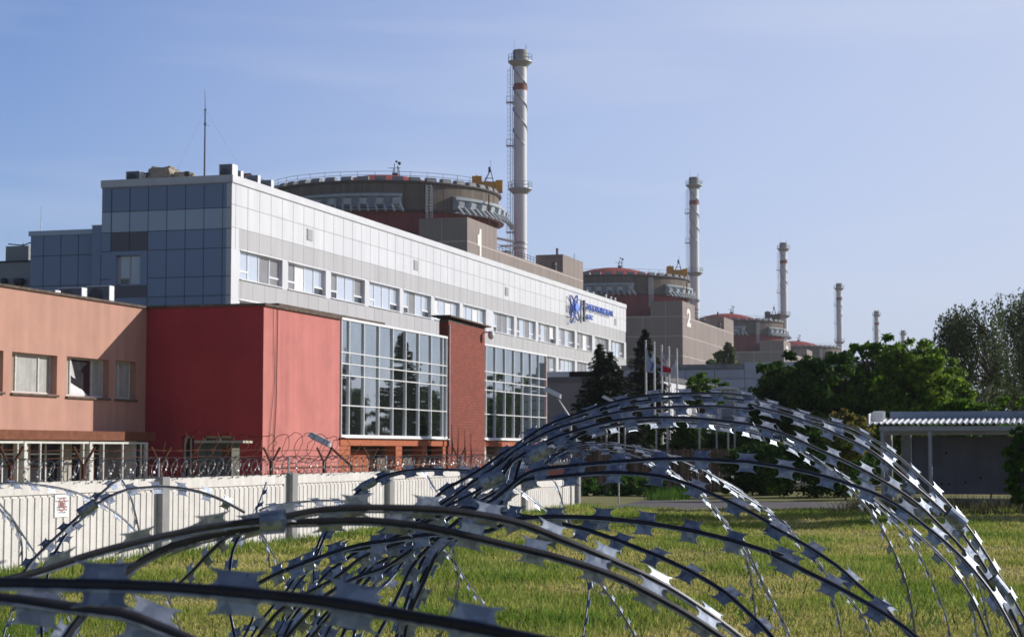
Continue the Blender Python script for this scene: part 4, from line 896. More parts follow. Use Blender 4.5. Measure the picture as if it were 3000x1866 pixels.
def clumps(ell, k, seed, fr=.29):
    k = int(k*1.7)
    R_ = np.random.default_rng(seed); C, Rr = [], []
    vol = np.array([e[1][0]*e[1][2] for e in ell]); ks = np.maximum(14, (k*vol/vol.sum()).astype(int))
    for (c, r), kk in zip(ell, ks):
        d = R_.normal(size=(kk, 3)); d /= np.linalg.norm(d, axis=1)[:, None]; f = (.35+.65*R_.random(kk)**.45)[:, None]
        C.append(np.array(c)+d*np.array(r)*f); m_ = min(r); q = m_*fr*(.6+.9*R_.random(kk)); Rr.append(np.stack([q*1.15, q*1.15, q*.75], 1))
    return np.concatenate(C), np.concatenate(Rr)
lf_dark = leafmat('dark_green_leaves', (.03, .08, .012), (.075, .15, .018), .35)
lf_mid = leafmat('green_leaves', (.06, .15, .015), (.13, .25, .02), .5)
lf_bright = leafmat('bright_green_leaves', (.10, .20, .02), (.24, .34, .04), .5)
lf_birch = leafmat('drooping_birch_leaves', (.075, .105, .05), (.15, .19, .08), .4)
lf_spruce = leafmat('spruce_needles', (.018, .03, .016), (.045, .055, .022), .05, .4, 1.2)
lf_bush = leafmat('bush_leaves', (.06, .15, .02), (.13, .25, .04), .4)
lf_yel = leafmat('yellowing_leaves', (.12, .17, .03), (.30, .22, .06), .4)
def broadleaf(name, label, px, Z, ell, nleaf, size, m_, seed, cat='tree', group=None, k=70, trunk=True, hgt=None):
    """ell: list of (px, py, rx_px, ry_px) crown lobes in the photo; turned into ellipsoids at distance Z"""
    base = gp(px, Z); t = thing(name, label, cat, tuple(base), group); E_ = []
    for j, (a, b, rx, ry) in enumerate(ell):
        sc = Z/5444; c = at(a, b, Z+((j % 3)-1)*rx*sc*.5); E_.append(((c.x, c.y, c.z), (rx*sc, max(rx*sc*.9, 1.0 if cat == 'tree' else .2), ry*sc)))
    C, R_ = clumps(E_, k, seed); V, F_ = leaves(C, R_, nleaf, size, seed+1)
    if trunk:
        m = MB(); top = max(E_, key=lambda e: e[0][2])[0]; h = max(1.2, top[2]*.75)
        m.tube([base, base+Vector((.1, 0, h*.4)), Vector((top[0], top[1], h))], [.22 if cat == 'tree' else .04, .15 if cat == 'tree' else .03, .05 if cat == 'tree' else .01], 8); m.build('trunk', bark, t)
        q = random.Random(seed); m = MB()
        for i in range(min(len(C), 22)):
            c = Vector(C[i]); s_ = base+(Vector((top[0], top[1], h))-base)*q.uniform(.3, .8); mid = (s_+c)/2+Vector((0, 0, .15*(c-s_).length)); m.tube([s_, mid, c], [.07, .045, .015] if cat == 'tree' else [.015, .01, .005], 5)
        m.build('branches', bark, t)
    fastmesh('crown', V, F_, m_, t); return t
G1 = 'broad leaved trees behind the road'
broadleaf('chestnut_tree', 'dark round chestnut nearest the low blue grey building', 2290, 96, [(2290,1120,85,75),(2235,1190,60,70),(2330,1180,90,80),(2290,1290,100,120),(2240,1330,70,90),(2310,1075,55,40)], 24000, .145, lf_dark, 21, group=G1)
broadleaf('chestnut_tree', 'dark chestnut in the middle of the tree row with a low flat top', 2420, 93, [(2430,1110,95,65),(2390,1190,90,80),(2460,1200,90,90),(2420,1320,110,110),(2470,1065,60,35),(2390,1070,50,35)], 24000, .145, lf_dark, 31, group=G1)
broadleaf('chestnut_tree', 'loose taller chestnut with sky showing through below its top', 2550, 99, [(2530,1030,38,28),(2590,1015,50,38),(2600,1060,50,40),(2520,1120,60,50),(2570,1180,90,70),(2560,1300,110,120),(2570,1110,80,60)], 20000, .16, lf_mid, 41, group=G1, k=90)
broadleaf('maple_tree', 'sunlit bright green tree, the largest left of the drooping birches', 2700, 95, [(2690,1050,80,62),(2740,1085,85,72),(2800,1160,62,90),(2830,1260,50,70),(2680,1150,100,90),(2740,1260,110,110),(2640,1280,100,120),(2620,1060,60,50)], 30000, .15, lf_bright, 51, group=G1, k=110)
broadleaf('shrub_tree', 'dark leafy tree with sunlit patches behind the bent posts', 2010, 104, [(1960,1280,70,60),(2040,1265,80,60),(2110,1290,70,70),(2170,1320,60,90),(1900,1300,50,50),(2010,1350,140,80)], 11000, .17, lf_mid, 61, group=G1)
broadleaf('shrub_tree', 'small bright tree top right of the flagpoles', 2075, 112, [(2050,1112,26,20),(2030,1130,24,16),(2095,1130,36,20),(2070,1165,55,30)], 3600, .16, lf_mid, 71, group=G1, k=40)
broadleaf('poplar_tree', 'small rounded tree against the sunlit wall of the block marked 2', 2127, 250, [(2127,1035,26,26),(2118,1060,28,26),(2140,1070,24,20)], 2600, .32, lf_birch, 81, group=G1, k=40)
broadleaf('poplar_tree', 'tiny tree left of the rounded tree above the low building parapet', 2082, 240, [(2080,1068,16,12),(2090,1078,14,12)], 700, .3, lf_birch, 91, group=G1, k=20)
broadleaf('shrub', 'yellowing bush behind the bus shelter end board', 2475, 74, [(2470,1225,36,26),(2500,1250,40,36),(2540,1270,30,50),(2480,1300,60,60)], 5000, .1, lf_yel, 101, 'bush', 'bushes', k=50)
broadleaf('shrub', 'green bush at the right picture edge in front of the bus shelter', 2992, 57, [(2990,1290,30,50),(2985,1360,40,60),(2995,1430,40,50)], 4200, .085, lf_mid, 111, 'bush', 'bushes', k=50)
broadleaf('shrub', 'dark evergreen bush left of the bus shelter', 2390, 78, [(2300,1380,80,70),(2390,1360,90,90),(2480,1380,90,80)], 7500, .1, lf_dark, 121, 'bush', 'bushes', k=70)
broadleaf('shrub', 'thick dark bush mass under the chestnuts by the road', 2240, 82, [(2180,1380,70,60),(2250,1370,80,80),(2150,1420,50,30)], 6500, .11, lf_dark, 131, 'bush', 'bushes', k=60)
broadleaf('hedge', 'low green bushes growing at the foot of the wooden fence', 1880, 81, [(1720,1425,45,25),(1780,1435,50,20),(1850,1425,60,30),(1920,1430,60,26),(1985,1440,40,18),(1700,1450,35,20)], 8500, .09, lf_bush, 141, 'bush', 'bushes', k=90, trunk=False)
broadleaf('shrub', 'low leafy bush row seen beneath the birches behind the shelter', 2900, 76, [(2850,1200,50,25),(2950,1185,60,25),(2900,1240,90,40),(2800,1240,60,60),(2980,1300,60,60)], 6500, .11, lf_mid, 151, 'bush', 'bushes', k=60)
for i, (px, Z, h, lab) in enumerate(((2310, 175, 8.0, 'leftmost'), (2420, 185, 8.6, 'second'), (2540, 180, 7.6, 'third'), (2650, 190, 9.0, 'fourth'), (2770, 182, 8.4, 'fifth'), (2900, 188, 9.2, 'sixth'), (3040, 180, 8.6, 'seventh'), (3200, 185, 9, 'eighth'), (3400, 180, 9, 'ninth'))):
    hp = 1317-(h-2)/Z*5444; w_ = 95+10*(i % 3)
    broadleaf('far_tree', lab+' from the left in the far tree belt behind the chestnuts and birches', px, Z, [(px, hp+35, w_*.7, 38), (px-40, hp+90, w_*.8, 60), (px+45, hp+80, w_*.8, 55), (px, hp+150, w_, 70)], 2600, .34, lf_dark, 300+i, group='far tree belt', k=45)
# birches: white trunks, hanging leaf strands
def birch(label, px, Z, lobes, seed, n=230):
    base = gp(px, Z); t = thing('birch_tree', label, 'tree', tuple(base), G1); q = random.Random(seed); m = MB(); tips = []
    top = at(px, lobes[0][1], Z)
    stems = [base+Vector((0,0,0))]
    for s_ in range(3):
        a = base+Rv*q.uniform(-.3, .3); p1 = Vector((a.x, a.y, 3.2))+Rv*q.uniform(-.8, .8); p2 = Vector((top.x, top.y, top.z*.62))+Rv*q.uniform(-1.3, 1.3)+Hv*q.uniform(-1, 1); p3 = Vector((top.x, top.y, top.z*.92))+Rv*q.uniform(-1.5, 1.5)
        m.tube([a, p1, p2, p3], [.14, .11, .07, .02], 7); stems.append((p1, p2, p3))
    m.build('trunk', birchbark, t); m = MB(); P = []; Nn = []
    for i in range(n):
        l = lobes[q.randrange(len(lobes))]; sc = Z/5444; a = at(l[0]+q.uniform(-1, 1)*l[2], l[1]+q.uniform(-.9, .8)*l[3], Z)+Hv*q.uniform(-2.2, 2.2)
        st = stems[1+q.randrange(3)]; s0 = st[q.randrange(1, 3)]; L = q.uniform(1.1, 2.9)
        if i % 3 == 0: m.tube([s0, (s0+a)/2+Vector((0,0,.5)), a], [.04, .025, .01], 4, cap=False)
        sway = Rv*q.uniform(-.25, .25)+Hv*q.uniform(-.2, .2); pts = [a, a+sway*.4+Vector((0,0,-L*.35)), a+sway+Vector((0,0,-L))]
        m.tube(pts, .006, 3, cap=False)
        for j in range(26):
            f = j/26; b = a+sway*f+Vector((0,0,-L*f)); P.append(b+Vector((q.gauss(0, .10), q.gauss(0, .10), q.gauss(0, .08))))
    m.build('branches', bark, t); P = np.array(P); C = P; V, F_ = leaves(P, np.full((len(P), 3), .05), len(P)*3, .07, seed, 0, .9); fastmesh('crown', V, F_, lf_birch, t)
birch('drooping birch with pale trunk right of the bright green tree', 2860, 112, [(2850,930,70,50),(2830,1010,90,80),(2890,1040,80,90),(2850,1130,100,70),(2790,960,40,40)], 3, 300)
birch('drooping birch at the right picture edge, tallest tree', 2985, 118, [(2975,890,50,50),(3000,960,80,70),(2960,1040,70,80),(3010,1120,90,80),(3060,930,60,80)], 5, 300)
m = MB(); p = at(2990, 870, 118); m.tube([p, at(2965, 838, 118), at(2945, 828, 118)], .02, 3)
birch('drooping birch cut off by the right picture edge, behind the shelter roof end', 3095, 108, [(3060,960,70,70),(3080,1040,80,80),(3050,1120,80,80)], 6, 190)
for i, (lat, Z, h, lab) in enumerate(((19, 59, 7.5, 'nearest to the shelter'), (24, 56, 8.5, 'in the middle'), (30, 60, 8.5, 'farthest right'))):
    px = 1500+lat/Z*5444; sc = Z/5444
    broadleaf('roadside_tree', 'leafy tree right of the picture edge by the bus shelter, '+lab, px, Z, [(px, 1317-(h-3.4)/sc, 1.9/sc, 1.5/sc), (px-1.1/sc, 1317-(h-4.8)/sc, 1.6/sc, 1.5/sc), (px+1.1/sc, 1317-(h-5)/sc, 1.6/sc, 1.5/sc)], 9000, .13, lf_mid, 400+i, group='trees right of the bus shelter', k=60)
# spruces
def spruce(label, Z, apexes, seed, base_py=1440, halfw=100):
    b0 = gp(apexes[0][0], Z); t = thing('spruce_tree', label, 'tree', tuple(b0), 'dark spruces by the office block'); m = MB(); P, A, S = [], [], []; q = random.Random(seed)
    for (px, py, hw, bpy) in apexes:
        top = at(px, py, Z); bot = at(px, bpy, Z); x0, y0 = top.x, top.y; m.tube([(x0, y0, max(0, bot.z-.5)), (x0, y0, top.z)], [.2, .02], 7)
        H = top.z-bot.z; sc = Z/5444; z = top.z-.1
        while z > bot.z:
            f = (top.z-z)/H; R_ = hw*sc*1.12*(f**.8)*q.uniform(.75, 1.12)+.08; nb = 7+int(9*f)
            for k in range(nb):
                a = q.uniform(0, 2*math.pi); r_ = R_*q.uniform(.7, 1.1); d = Vector((math.cos(a), math.sin(a), 0)); n_ = max(2, int(r_/.085))
                for j in range(n_):
                    g_ = (j+.5)/n_; c = Vector((x0, y0, z))+d*r_*g_+Vector((0, 0, -.35*r_*g_+.28*r_*g_*g_))
                    w_ = .13+.32*(1-g_)*r_*.3
                    for w2 in range(4):
                        P.append(c+Vector((-d.y, d.x, 0))*q.uniform(-w_, w_)+Vector((0,0,q.uniform(-.16, .02)))); A.append(d*.6+Vector((-d.y, d.x, 0))*q.uniform(-.7, .7)+Vector((0,0,q.uniform(-.9, .2))))
            z -= .17+.16*f
    m.build('trunk', bark, t); P = np.array(P); A = np.array(A); A /= np.linalg.norm(A, axis=1)[:, None]; R2 = np.random.default_rng(seed)
    B = np.cross(A, R2.normal(size=A.shape)); B /= np.linalg.norm(B, axis=1)[:, None]; s = (.07+.06*R2.random(len(P)))[:, None]
    V = np.stack([P-A*s*1.2, P+B*s*.4, P+A*s*1.2, P-B*s*.4], 1).reshape(-1, 3); fastmesh('crown', V, np.arange(len(V)).reshape(-1, 4), lf_spruce, t)
spruce('large spruce with twin tops in front of the office block end', 104, [(1758, 1005, 118, 1300), (1787, 1027, 90, 1220)], 3)
spruce('slimmer dark spruce behind the flagpoles', 116, [(1889, 962, 105, 1300)], 8)
spruce('low dark spruce showing under the wire arch left of the bushes', 98, [(1850, 1180, 120, 1420)], 9)
spruce('dark spruce beside the low hall, mostly under the wire arch', 96, [(1735, 1190, 90, 1420)], 12)

# grass
def grass():
    n = 90000; R_ = RG; Z = 17+(62-17)*R_.random(n)**1.25; u = (R_.random(n)-.5)*2*.292
    P = np.stack([Hv.x*Z+Rv.x*u*Z, Hv.y*Z+Rv.y*u*Z, np.zeros(n)], 1)
    ok = P[:, 0] > WX+.05; P = P[ok]; Z = Z[ok]; n = len(P)
    # patchiness
    pn = np.sin(P[:, 0]*.9+P[:, 1]*.35)+np.sin(P[:, 1]*.7-P[:, 0]*.5+2)+np.sin(P[:, 0]*2.3+1)*.6+np.sin(P[:, 1]*1.9)*.6
    keep = pn+R_.normal(size=n)*.35 > -2.0; P = P[keep]; Z = Z[keep]; pn = pn[keep]; n = len(P)
    k = 4; hgt = (.035+.045*R_.random(n))*(1+.28*pn)*(1+Z/120)*(1+.9*(P[:, 0] < WX+1.0)); hgt = np.clip(hgt, .02, .22)
    P4 = np.repeat(P, k, 0)+np.concatenate([R_.normal(size=(n*k, 2))*.055, np.zeros((n*k, 1))], 1); h4 = np.repeat(hgt, k)*(.6+.8*R_.random(n*k)); N = n*k
    a = R_.random(N)*2*math.pi; wd = (.006+.00028*np.repeat(Z, k))[:, None]; d = np.stack([np.cos(a), np.sin(a), np.zeros(N)], 1)*wd
    lean = np.stack([R_.normal(size=N)*.4, R_.normal(size=N)*.4, np.ones(N)], 1)*h4[:, None]
    V = np.stack([P4-d, P4+d, P4+lean], 1).reshape(-1, 3); F_ = np.arange(3*N).reshape(-1, 3)
    mi = np.zeros(N, int); pr = np.repeat(pn, k)+R_.normal(size=N)*.9; mi[pr < -.9] = 1; mi[pr > 1.6] = 2
    gm = [leafmat('meadow_grass', (.27, .33, .055), (.44, .46, .12), .4, .4, .3), leafmat('dry_grass', (.55, .50, .16), (.70, .60, .24), .35, .35, .4), leafmat('lush_grass', (.13, .25, .03), (.25, .38, .06), .4, .4, .4)]
    struct(fastmesh('grass', V, F_, gm, None, mi), 'stuff')
    # tiny pale meadow flowers
    n = 4200; Z = 18+40*R_.random(n); u = (R_.random(n)-.5)*2*.29; P = np.stack([Hv.x*Z+Rv.x*u*Z, Hv.y*Z+Rv.y*u*Z, .08+.07*R_.random(n)], 1)
    cl = np.sin(P[:, 0]*.7)+np.sin(P[:, 1]*.45+1)+R_.normal(size=n)*.5; P = P[(P[:, 0] > WX+.2) & (cl > .2)]; n = len(P); s = .007+.004*R_.random(n)[:, None]
    X_ = np.array([1., .3, .2]); Y_ = np.array([-.2, .5, .8]); V = np.stack([P-X_*s, P-Y_*s, P+X_*s, P+Y_*s], 1).reshape(-1, 3)
    struct(fastmesh('meadow_flowers', V, np.arange(4*n).reshape(-1, 4), mat('flower_white', (.7, .7, .6), .8)), 'stuff')
grass()
# ragged weeds along the fence foot and road edge
def weeds(name, pts, h, m_, seed, n=60):
    R_ = np.random.default_rng(seed); P = np.repeat(np.array(pts), n, 0); N = len(P); P = P+np.concatenate([R_.normal(size=(N, 2))*.35, np.zeros((N, 1))], 1)
    P = P[P[:, 0] > WX+.08]; N = len(P)
    a = R_.random(N)*6.28; d = np.stack([np.cos(a), np.sin(a), np.zeros(N)], 1)*.014; ln = np.stack([R_.normal(size=N)*.35, R_.normal(size=N)*.35, np.ones(N)], 1)*(h*(.4+.9*R_.random(N)))[:, None]
    V = np.stack([P-d, P+d, P+ln], 1).reshape(-1, 3); struct(fastmesh(name, V, np.arange(3*N).reshape(-1, 3), m_), 'stuff')
weeds('fence_weeds', [(WX+.3, y, 0) for y in np.arange(24, 62, .35)], .2, lf_bush, 5)
q = random.Random(9)
weeds('broad_weeds', [tuple(gp(q.uniform(0, 3000), q.uniform(19, 54), 0)) for k in range(150)], .16, leafmat('dark_weed_leaves', (.08, .16, .03), (.14, .22, .05), .4), 15, 26)
weeds('road_weeds', [tuple(gp(px, 60+3*math.sin(px), 0)) for px in range(2480, 3000, 12)], .5, leafmat('dry_weeds', (.13, .13, .05), (.22, .19, .08), .3), 6, 45)
weeds('tall_grass', [tuple(gp(px, 76+2*math.sin(px*.7), 0)) for px in range(1690, 2010, 8)], .45, lf_bush, 7, 60)

# ================================================================== FOREGROUND RAZOR COILS
def galv():
    m = bpy.data.materials.new('galvanised_razor_tape'); m.use_nodes = True; t = m.node_tree; b = t.nodes['Principled BSDF']; L = t.links.new
    c = nn(t, 'TexCoord'); v = nn(t, 'TexVoronoi'); v.inputs['Scale'].default_value = 130; n = nn(t, 'TexNoise'); n.inputs['Scale'].default_value = 40; n.inputs['Detail'].default_value = 8
    L(c.outputs['Object'], v.inputs[0]); L(c.outputs['Object'], n.inputs[0])
    x = nn(t, 'Mix', data_type='RGBA'); x.inputs[6].default_value = (.20, .24, .32, 1); x.inputs[7].default_value = (.42, .47, .55, 1); s = nn(t, 'Math', operation='MULTIPLY'); L(v.outputs['Color'], s.inputs[0]); L(n.outputs[0], s.inputs[1])
    r = nn(t, 'MapRange'); r.inputs[1].default_value = .1; r.inputs[2].default_value = .45; L(s.outputs[0], r.inputs[0]); L(r.outputs[0], x.inputs[0]); L(x.outputs[2], b.inputs['Base Color'])
    b.inputs['Metallic'].default_value = .55; r2 = nn(t, 'MapRange'); r2.inputs[3].default_value = .34; r2.inputs[4].default_value = .58; L(n.outputs[0], r2.inputs[0]); L(r2.outputs[0], b.inputs['Roughness'])
    bn = nn(t, 'Bump'); bn.inputs['Strength'].default_value = .25; bn.inputs['Distance'].default_value = .002; n4 = nn(t, 'TexNoise'); n4.inputs['Scale'].default_value = 60; L(c.outputs['Object'], n4.inputs[0]); L(n4.outputs[0], bn.inputs['Height']); L(bn.outputs[0], b.inputs['Normal'])
    return m
GALV = galv(); CORE = mat('wire_core_steel', (.035, .035, .045), .45, .3, var=.4, scale=30)
FR = {'A': (0, 1250, 2.455), 'B': (700, 1250, 2.455), 'C': (1500, 1100, 1.974), 'D': (2200, 1100, 1.974), 'P': (0, 0, 1)}
PITCHW = .07
def catmull(P, step):
    out = []; n = len(P)
    for i in range(n-1):
        p0, p1, p2, p3 = P[max(i-1, 0)], P[i], P[i+1], P[min(i+2, n-1)]; L = (p2-p1).length; k = max(2, int(L/step))
        for j in range(k):
            t = j/k; out.append(((p1*2)+(p2-p0)*t+(p0*2-p1*5+p2*4-p3)*t*t+(p1*3-p0-p2*3+p3)*t**3)*.5)
    out.append(P[-1]); return out
def strand(segs, Z0, Z1, phi=40, seed=0, parent=None, s=1.0, phi1=None, name='wire_turn', side=1, dih=16, vs_=1.0):
    """one turn of razor tape: rolled core wire plus a butterfly barb every 7 cm on each side"""
    px = []
    for fr, pts in segs:
        ox, oy, sc = FR[fr]; px += [(ox+a/sc, oy+b/sc) for a, b in pts]
    n = len(px); cum = [0]
    for i in range(1, n): cum.append(cum[-1]+math.dist(px[i], px[i-1]))
    P = [at(x, y, Z0+(Z1-Z0)*cum[i]/cum[-1]) for i, (x, y) in enumerate(px)]
    q = random.Random(seed); path = catmull(P, .012*s); m = MB()
    # arc length
    S = [0]
    for i in range(1, len(path)): S.append(S[-1]+(path[i]-path[i-1]).length)
    def frame(i):
        t = (path[min(i+1, len(path)-1)]-path[max(i-1, 0)]).normalized(); v = (path[i]-C0).normalized(); out = t.cross(v).normalized()*side; vv = out.cross(t).normalized()*side
        if vv.dot(v) < 0: vv = -vv
        f = S[i]/S[-1]; a = rad((phi if phi1 is None else phi+(phi1-phi)*f)+8*math.sin(f*5+seed)); nrm = -vv*math.cos(a)+out*math.sin(a); w = nrm.cross(t).normalized()
        if w.dot(out) < 0: w = -w
        return t, nrm, w
    cw, ct = .0033*s, .0026*s; rings = []
    for i in range(len(path)):
        t, nrm, w = frame(i); rings.append([path[i]+w*cw*math.cos(2*math.pi*k/8)+nrm*ct*math.sin(2*math.pi*k/8) for k in range(8)])
    vs = [v for r_ in rings for v in r_]; m.add(vs, [(i*8+k, i*8+(k+1)%8, (i+1)*8+(k+1)%8, (i+1)*8+k) for i in range(len(path)-1) for k in range(8)], 1)
    # second, thinner strand of the tape edge
    rings = []
    for i in range(len(path)):
        t, nrm, w = frame(i); c = path[i]-w*.0042*s+nrm*.001; rings.append([c+w*.0012*s*math.cos(2*math.pi*k/5)+nrm*.0012*s*math.sin(2*math.pi*k/5) for k in range(5)])
    vs = [v for r_ in rings for v in r_]; m.add(vs, [(i*5+k, i*5+(k+1)%5, (i+1)*5+(k+1)%5, (i+1)*5+k) for i in range(len(path)-1) for k in range(5)], 0)
    pw = PITCHW*s; d = q.uniform(.1, .9)*pw; i = 0
    rows = [(0, .27), (.05*vs_, .245), (.08*vs_, .19), (.125*vs_, .162), (.185*vs_, .162), (.215*vs_, .172)]
    while d < S[-1]-.3*pw:
        while i < len(S)-2 and S[i+1] < d: i += 1
        t, nrm, w = frame(i); c = path[i]+t*(d-S[i])
        jw = q.gauss(0, .16)
        for sg in (1, -1):
            a = rad(dih)*(1 if sg > 0 else 1)+jw*.5; w2 = (w*sg*math.cos(a)+nrm*math.sin(a)*(-1)).normalized(); n2 = t.cross(w2).normalized(); th = .0005*s; cl = q.uniform(-.15, .15); sh_ = q.uniform(-.02, .02)
            def PT(u, v, off): return c+t*((u+sh_)*pw)+w2*(v*pw)+n2*(cl*(v*pw)*v*4*.3+off)
            for off in (th, -th):
                vs = []
                for v, hs in rows: vs += [PT(-hs, v, off), PT(0, v, off), PT(hs, v, off)]
                vs += [PT(-.25, .275*vs_, off), PT(-.11, .248*vs_, off), PT(.11, .248*vs_, off), PT(.25, .275*vs_, off), PT(-.09, .22*vs_, off), PT(.09, .22*vs_, off)]
                fs = [(3*j, 3*j+1, 3*j+4, 3*j+3) for j in range(5)]+[(3*j+1, 3*j+2, 3*j+5, 3*j+4) for j in range(5)]+[(15, 22, 19, 18), (22, 16, 23, 20, 19), (23, 17, 21, 20)]
                m.add(vs, fs, 0)
            o = len(m.v)-48; A_ = o; B_ = o+24; edge = [0, 3, 6, 9, 12, 15, 18, 19, 20, 21, 17, 14, 11, 8, 5, 2]
            m.f += [(A_+a_, A_+b_, B_+b_, B_+a_) for a_, b_ in zip(edge, edge[1:])]; m.m += [0]*(len(edge)-1)
        d += pw*q.uniform(.93, 1.07)
    return m.build(name, [GALV, CORE], parent)
def clip(seg, Z, parent, L=.03, R_=.0105):
    fr, a, b = seg; ox, oy, sc = FR[fr]; A = at(ox+a[0]/sc, oy+a[1]/sc, Z); B = at(ox+b[0]/sc, oy+b[1]/sc, Z); d = (B-A).normalized(); c = (A+B)/2; m = MB()
    pts = [c-d*L/2, c+d*L/2]; m.tube(pts, R_, 14, cap=False); m.tube([c-d*L/2, c+d*L/2], R_*.86, 14, cap=False); 
    m.obox(c+Vector((0, 0, -R_)), d*L/2, Hv*R_*.25, (0, 0, R_*.25)); m.build('clip', GALV, parent)

front = thing('razor_wire_coil', 'blurred razor wire coil nearest the camera crossing the bottom left of the picture', 'razor wire', tuple(at(600, 1900, 1.1)), 'razor wire coils')
strand([('P', [(-160,1712),(0,1706),(244,1710),(489,1718),(800,1743),(944,1759),(1189,1800),(1500,1857),(1800,1925)])], 1.03, 1.05, 12, 1, front, dih=6, vs_=.72)
strand([('P', [(-200,1738),(0,1749),(180,1773),(350,1793),(460,1832),(600,1890),(700,1950)])], 1.1, 1.15, 25, 2, front, vs_=.8)
strand([('P', [(-140,1745),(-40,1712),(60,1686),(122,1670),(285,1617),(448,1576),(611,1543),(733,1527),(800,1519),(944,1492),(1107,1486),(1311,1494),(1500,1525),(1652,1581),(1804,1645),(1956,1718),(2108,1819),(2230,1915)])], 1.5, 1.95, -62, 3, front, phi1=34, vs_=.66)
strand([('P', [(150,1930),(210,1840),(290,1740),(360,1680),(428,1633),(509,1596),(611,1572),(733,1545),(800,1530),(904,1527),(1067,1523),(1230,1539),(1352,1564),(1500,1599),(1652,1637),(1804,1688),(1905,1738),(2007,1794),(2108,1860),(2190,1920)])], 1.6, 1.9, -35, 4, front, phi1=16, vs_=.7)
clip(('P', (770, 1526), (830, 1522)), 1.66, front, .022, .0095)

big = thing('razor_wire_coil', 'large razor wire coil arching highest across the right half of the picture', 'razor wire', tuple(at(2000, 1900, 3.4)), 'razor wire coils')
T = [('C', [(0,420),(200,290),(400,215),(600,150),(800,115),(1000,105),(1200,105),(1400,125)]), ('D', [(0,130),(200,190),(400,250),(600,310),(800,430),(1000,600),(1150,750),(1300,940),(1450,1180),(1579,1400),(1640,1540)])]
F1 = [(250,1560),(330,1400),(500,1190),(700,1000),(930,850),(1150,700),(1350,560),(1500,440),(1700,330),(1900,190)]
F2 = [(300,1560),(420,1330),(600,1150),(800,1000),(1100,830),(1300,660),(1500,530),(1750,350),(1900,250)]
F3 = [(600,1560),(700,1370),(900,1130),(1080,960),(1300,740),(1450,600),(1700,470),(1900,350)]
F4 = [(810,1560),(900,1290),(1100,1080),(1250,880),(1400,700),(1600,560),(1800,480)]
strand([('B', F1)]+T, 3.5, 4.0, 42, 11, big)
strand([('B', F2), ('C', [(0,450),(200,330),(400,265),(600,215),(800,190),(1000,180),(1200,180),(1400,195)]), ('D', [(0,175),(250,240),(500,340),(700,440),(900,600),(1100,770),(1200,880),(1350,1100),(1500,1350),(1580,1540)])], 3.4, 3.9, 38, 12, big)
strand([('B', F3), ('C', [(0,500),(200,380),(400,310),(600,260),(800,243),(1000,245),(1200,260),(1400,285)]), ('D', [(0,280),(200,340),(400,430),(600,520),(800,630),(950,730),(1100,870),(1250,1030),(1400,1230),(1500,1420),(1560,1560)])], 3.3, 3.7, 36, 13, big)
strand([('B', F4), ('C', [(0,545),(150,440),(300,370),(500,310),(700,280),(900,262),(1100,268),(1300,300),(1450,345)]), ('D', [(0,318),(200,390),(350,480),(500,570),(610,690),(730,840),(820,1010),(890,1180),(930,1350),(950,1540)])], 3.4, 5.4, 40, 14, big, phi1=60)
strand([('B', [(960,1560),(1050,1400),(1150,1200),(1250,1000),(1400,830),(1650,620),(1850,510)]), ('C', [(100,560),(350,520),(700,490),(1000,480),(1300,495)]), ('D', [(0,500),(300,550),(550,620),(800,720),(1000,860),(1200,1030),(1350,1200),(1450,1350),(1560,1560)])], 3.1, 3.1, 34, 15, big)
strand([('B', [(1180,1560),(1230,1340),(1300,1180),(1380,1000),(1450,880),(1700,660),(1850,600)]), ('C', [(30,620),(300,580),(600,560),(900,590),(1150,680),(1400,800),(1579,905)]), ('D', [(100,860),(300,970),(500,1100),(600,1190),(750,1320),(900,1480),(970,1560)])], 3.2, 2.9, 32, 16, big)
strand([('B', [(1120,1560),(1190,1300),(1270,1080),(1340,930),(1480,760),(1700,560),(1900,430)]), ('C', [(0,505),(180,410),(330,345)])], 3.4, 3.6, 36, 17, big)
strand([('B', [(1160,1560),(1230,1300),(1330,1060),(1430,900),(1560,760),(1720,620),(1850,520),(1964,440)]), ('C', [(60,470),(170,420)])], 3.5, 3.7, 30, 18, big)
strand([('B', [(720,1560),(800,1380),(980,1130),(1150,960),(1330,790),(1480,680),(1640,560),(1800,400),(1930,270)]), ('C', [(40,400),(150,330),(300,262),(480,210)])], 3.5, 3.8, 33, 19, big)
strand([('B', [(450,1560),(560,1420),(760,1190),(1000,930),(1220,760),(1400,610),(1600,480),(1820,300),(1940,200)]), ('C', [(60,390),(220,300),(420,235),(620,172),(820,140),(1000,128),(1200,132),(1400,152),(1579,190)]), ('D', [(120,195),(320,250),(520,305),(700,400),(850,520),(1010,680),(1170,860),(1300,1040),(1420,1260),(1530,1480)])], 3.7, 4.1, 46, 111, big)
strand([('C', [(250,430),(420,330),(620,285),(820,262),(1020,262),(1200,285),(1400,325),(1560,375)]), ('D', [(120,345),(300,440),(430,520),(560,600),(700,700),(860,830),(1010,960),(1160,1110),(1280,1290),(1370,1500)])], 3.6, 4.0, 50, 112, big)
clip(('D', (1130, 780), (1240, 870)), 3.55, big, .04, .013); clip(('D', (1400, 1170), (1470, 1260)), 3.6, big, .04, .011); clip(('C', (110, 460), (190, 420)), 3.4, big, .04, .015); clip(('C', (-150, 610), (-80, 580)), 3.1, big, .04, .013)

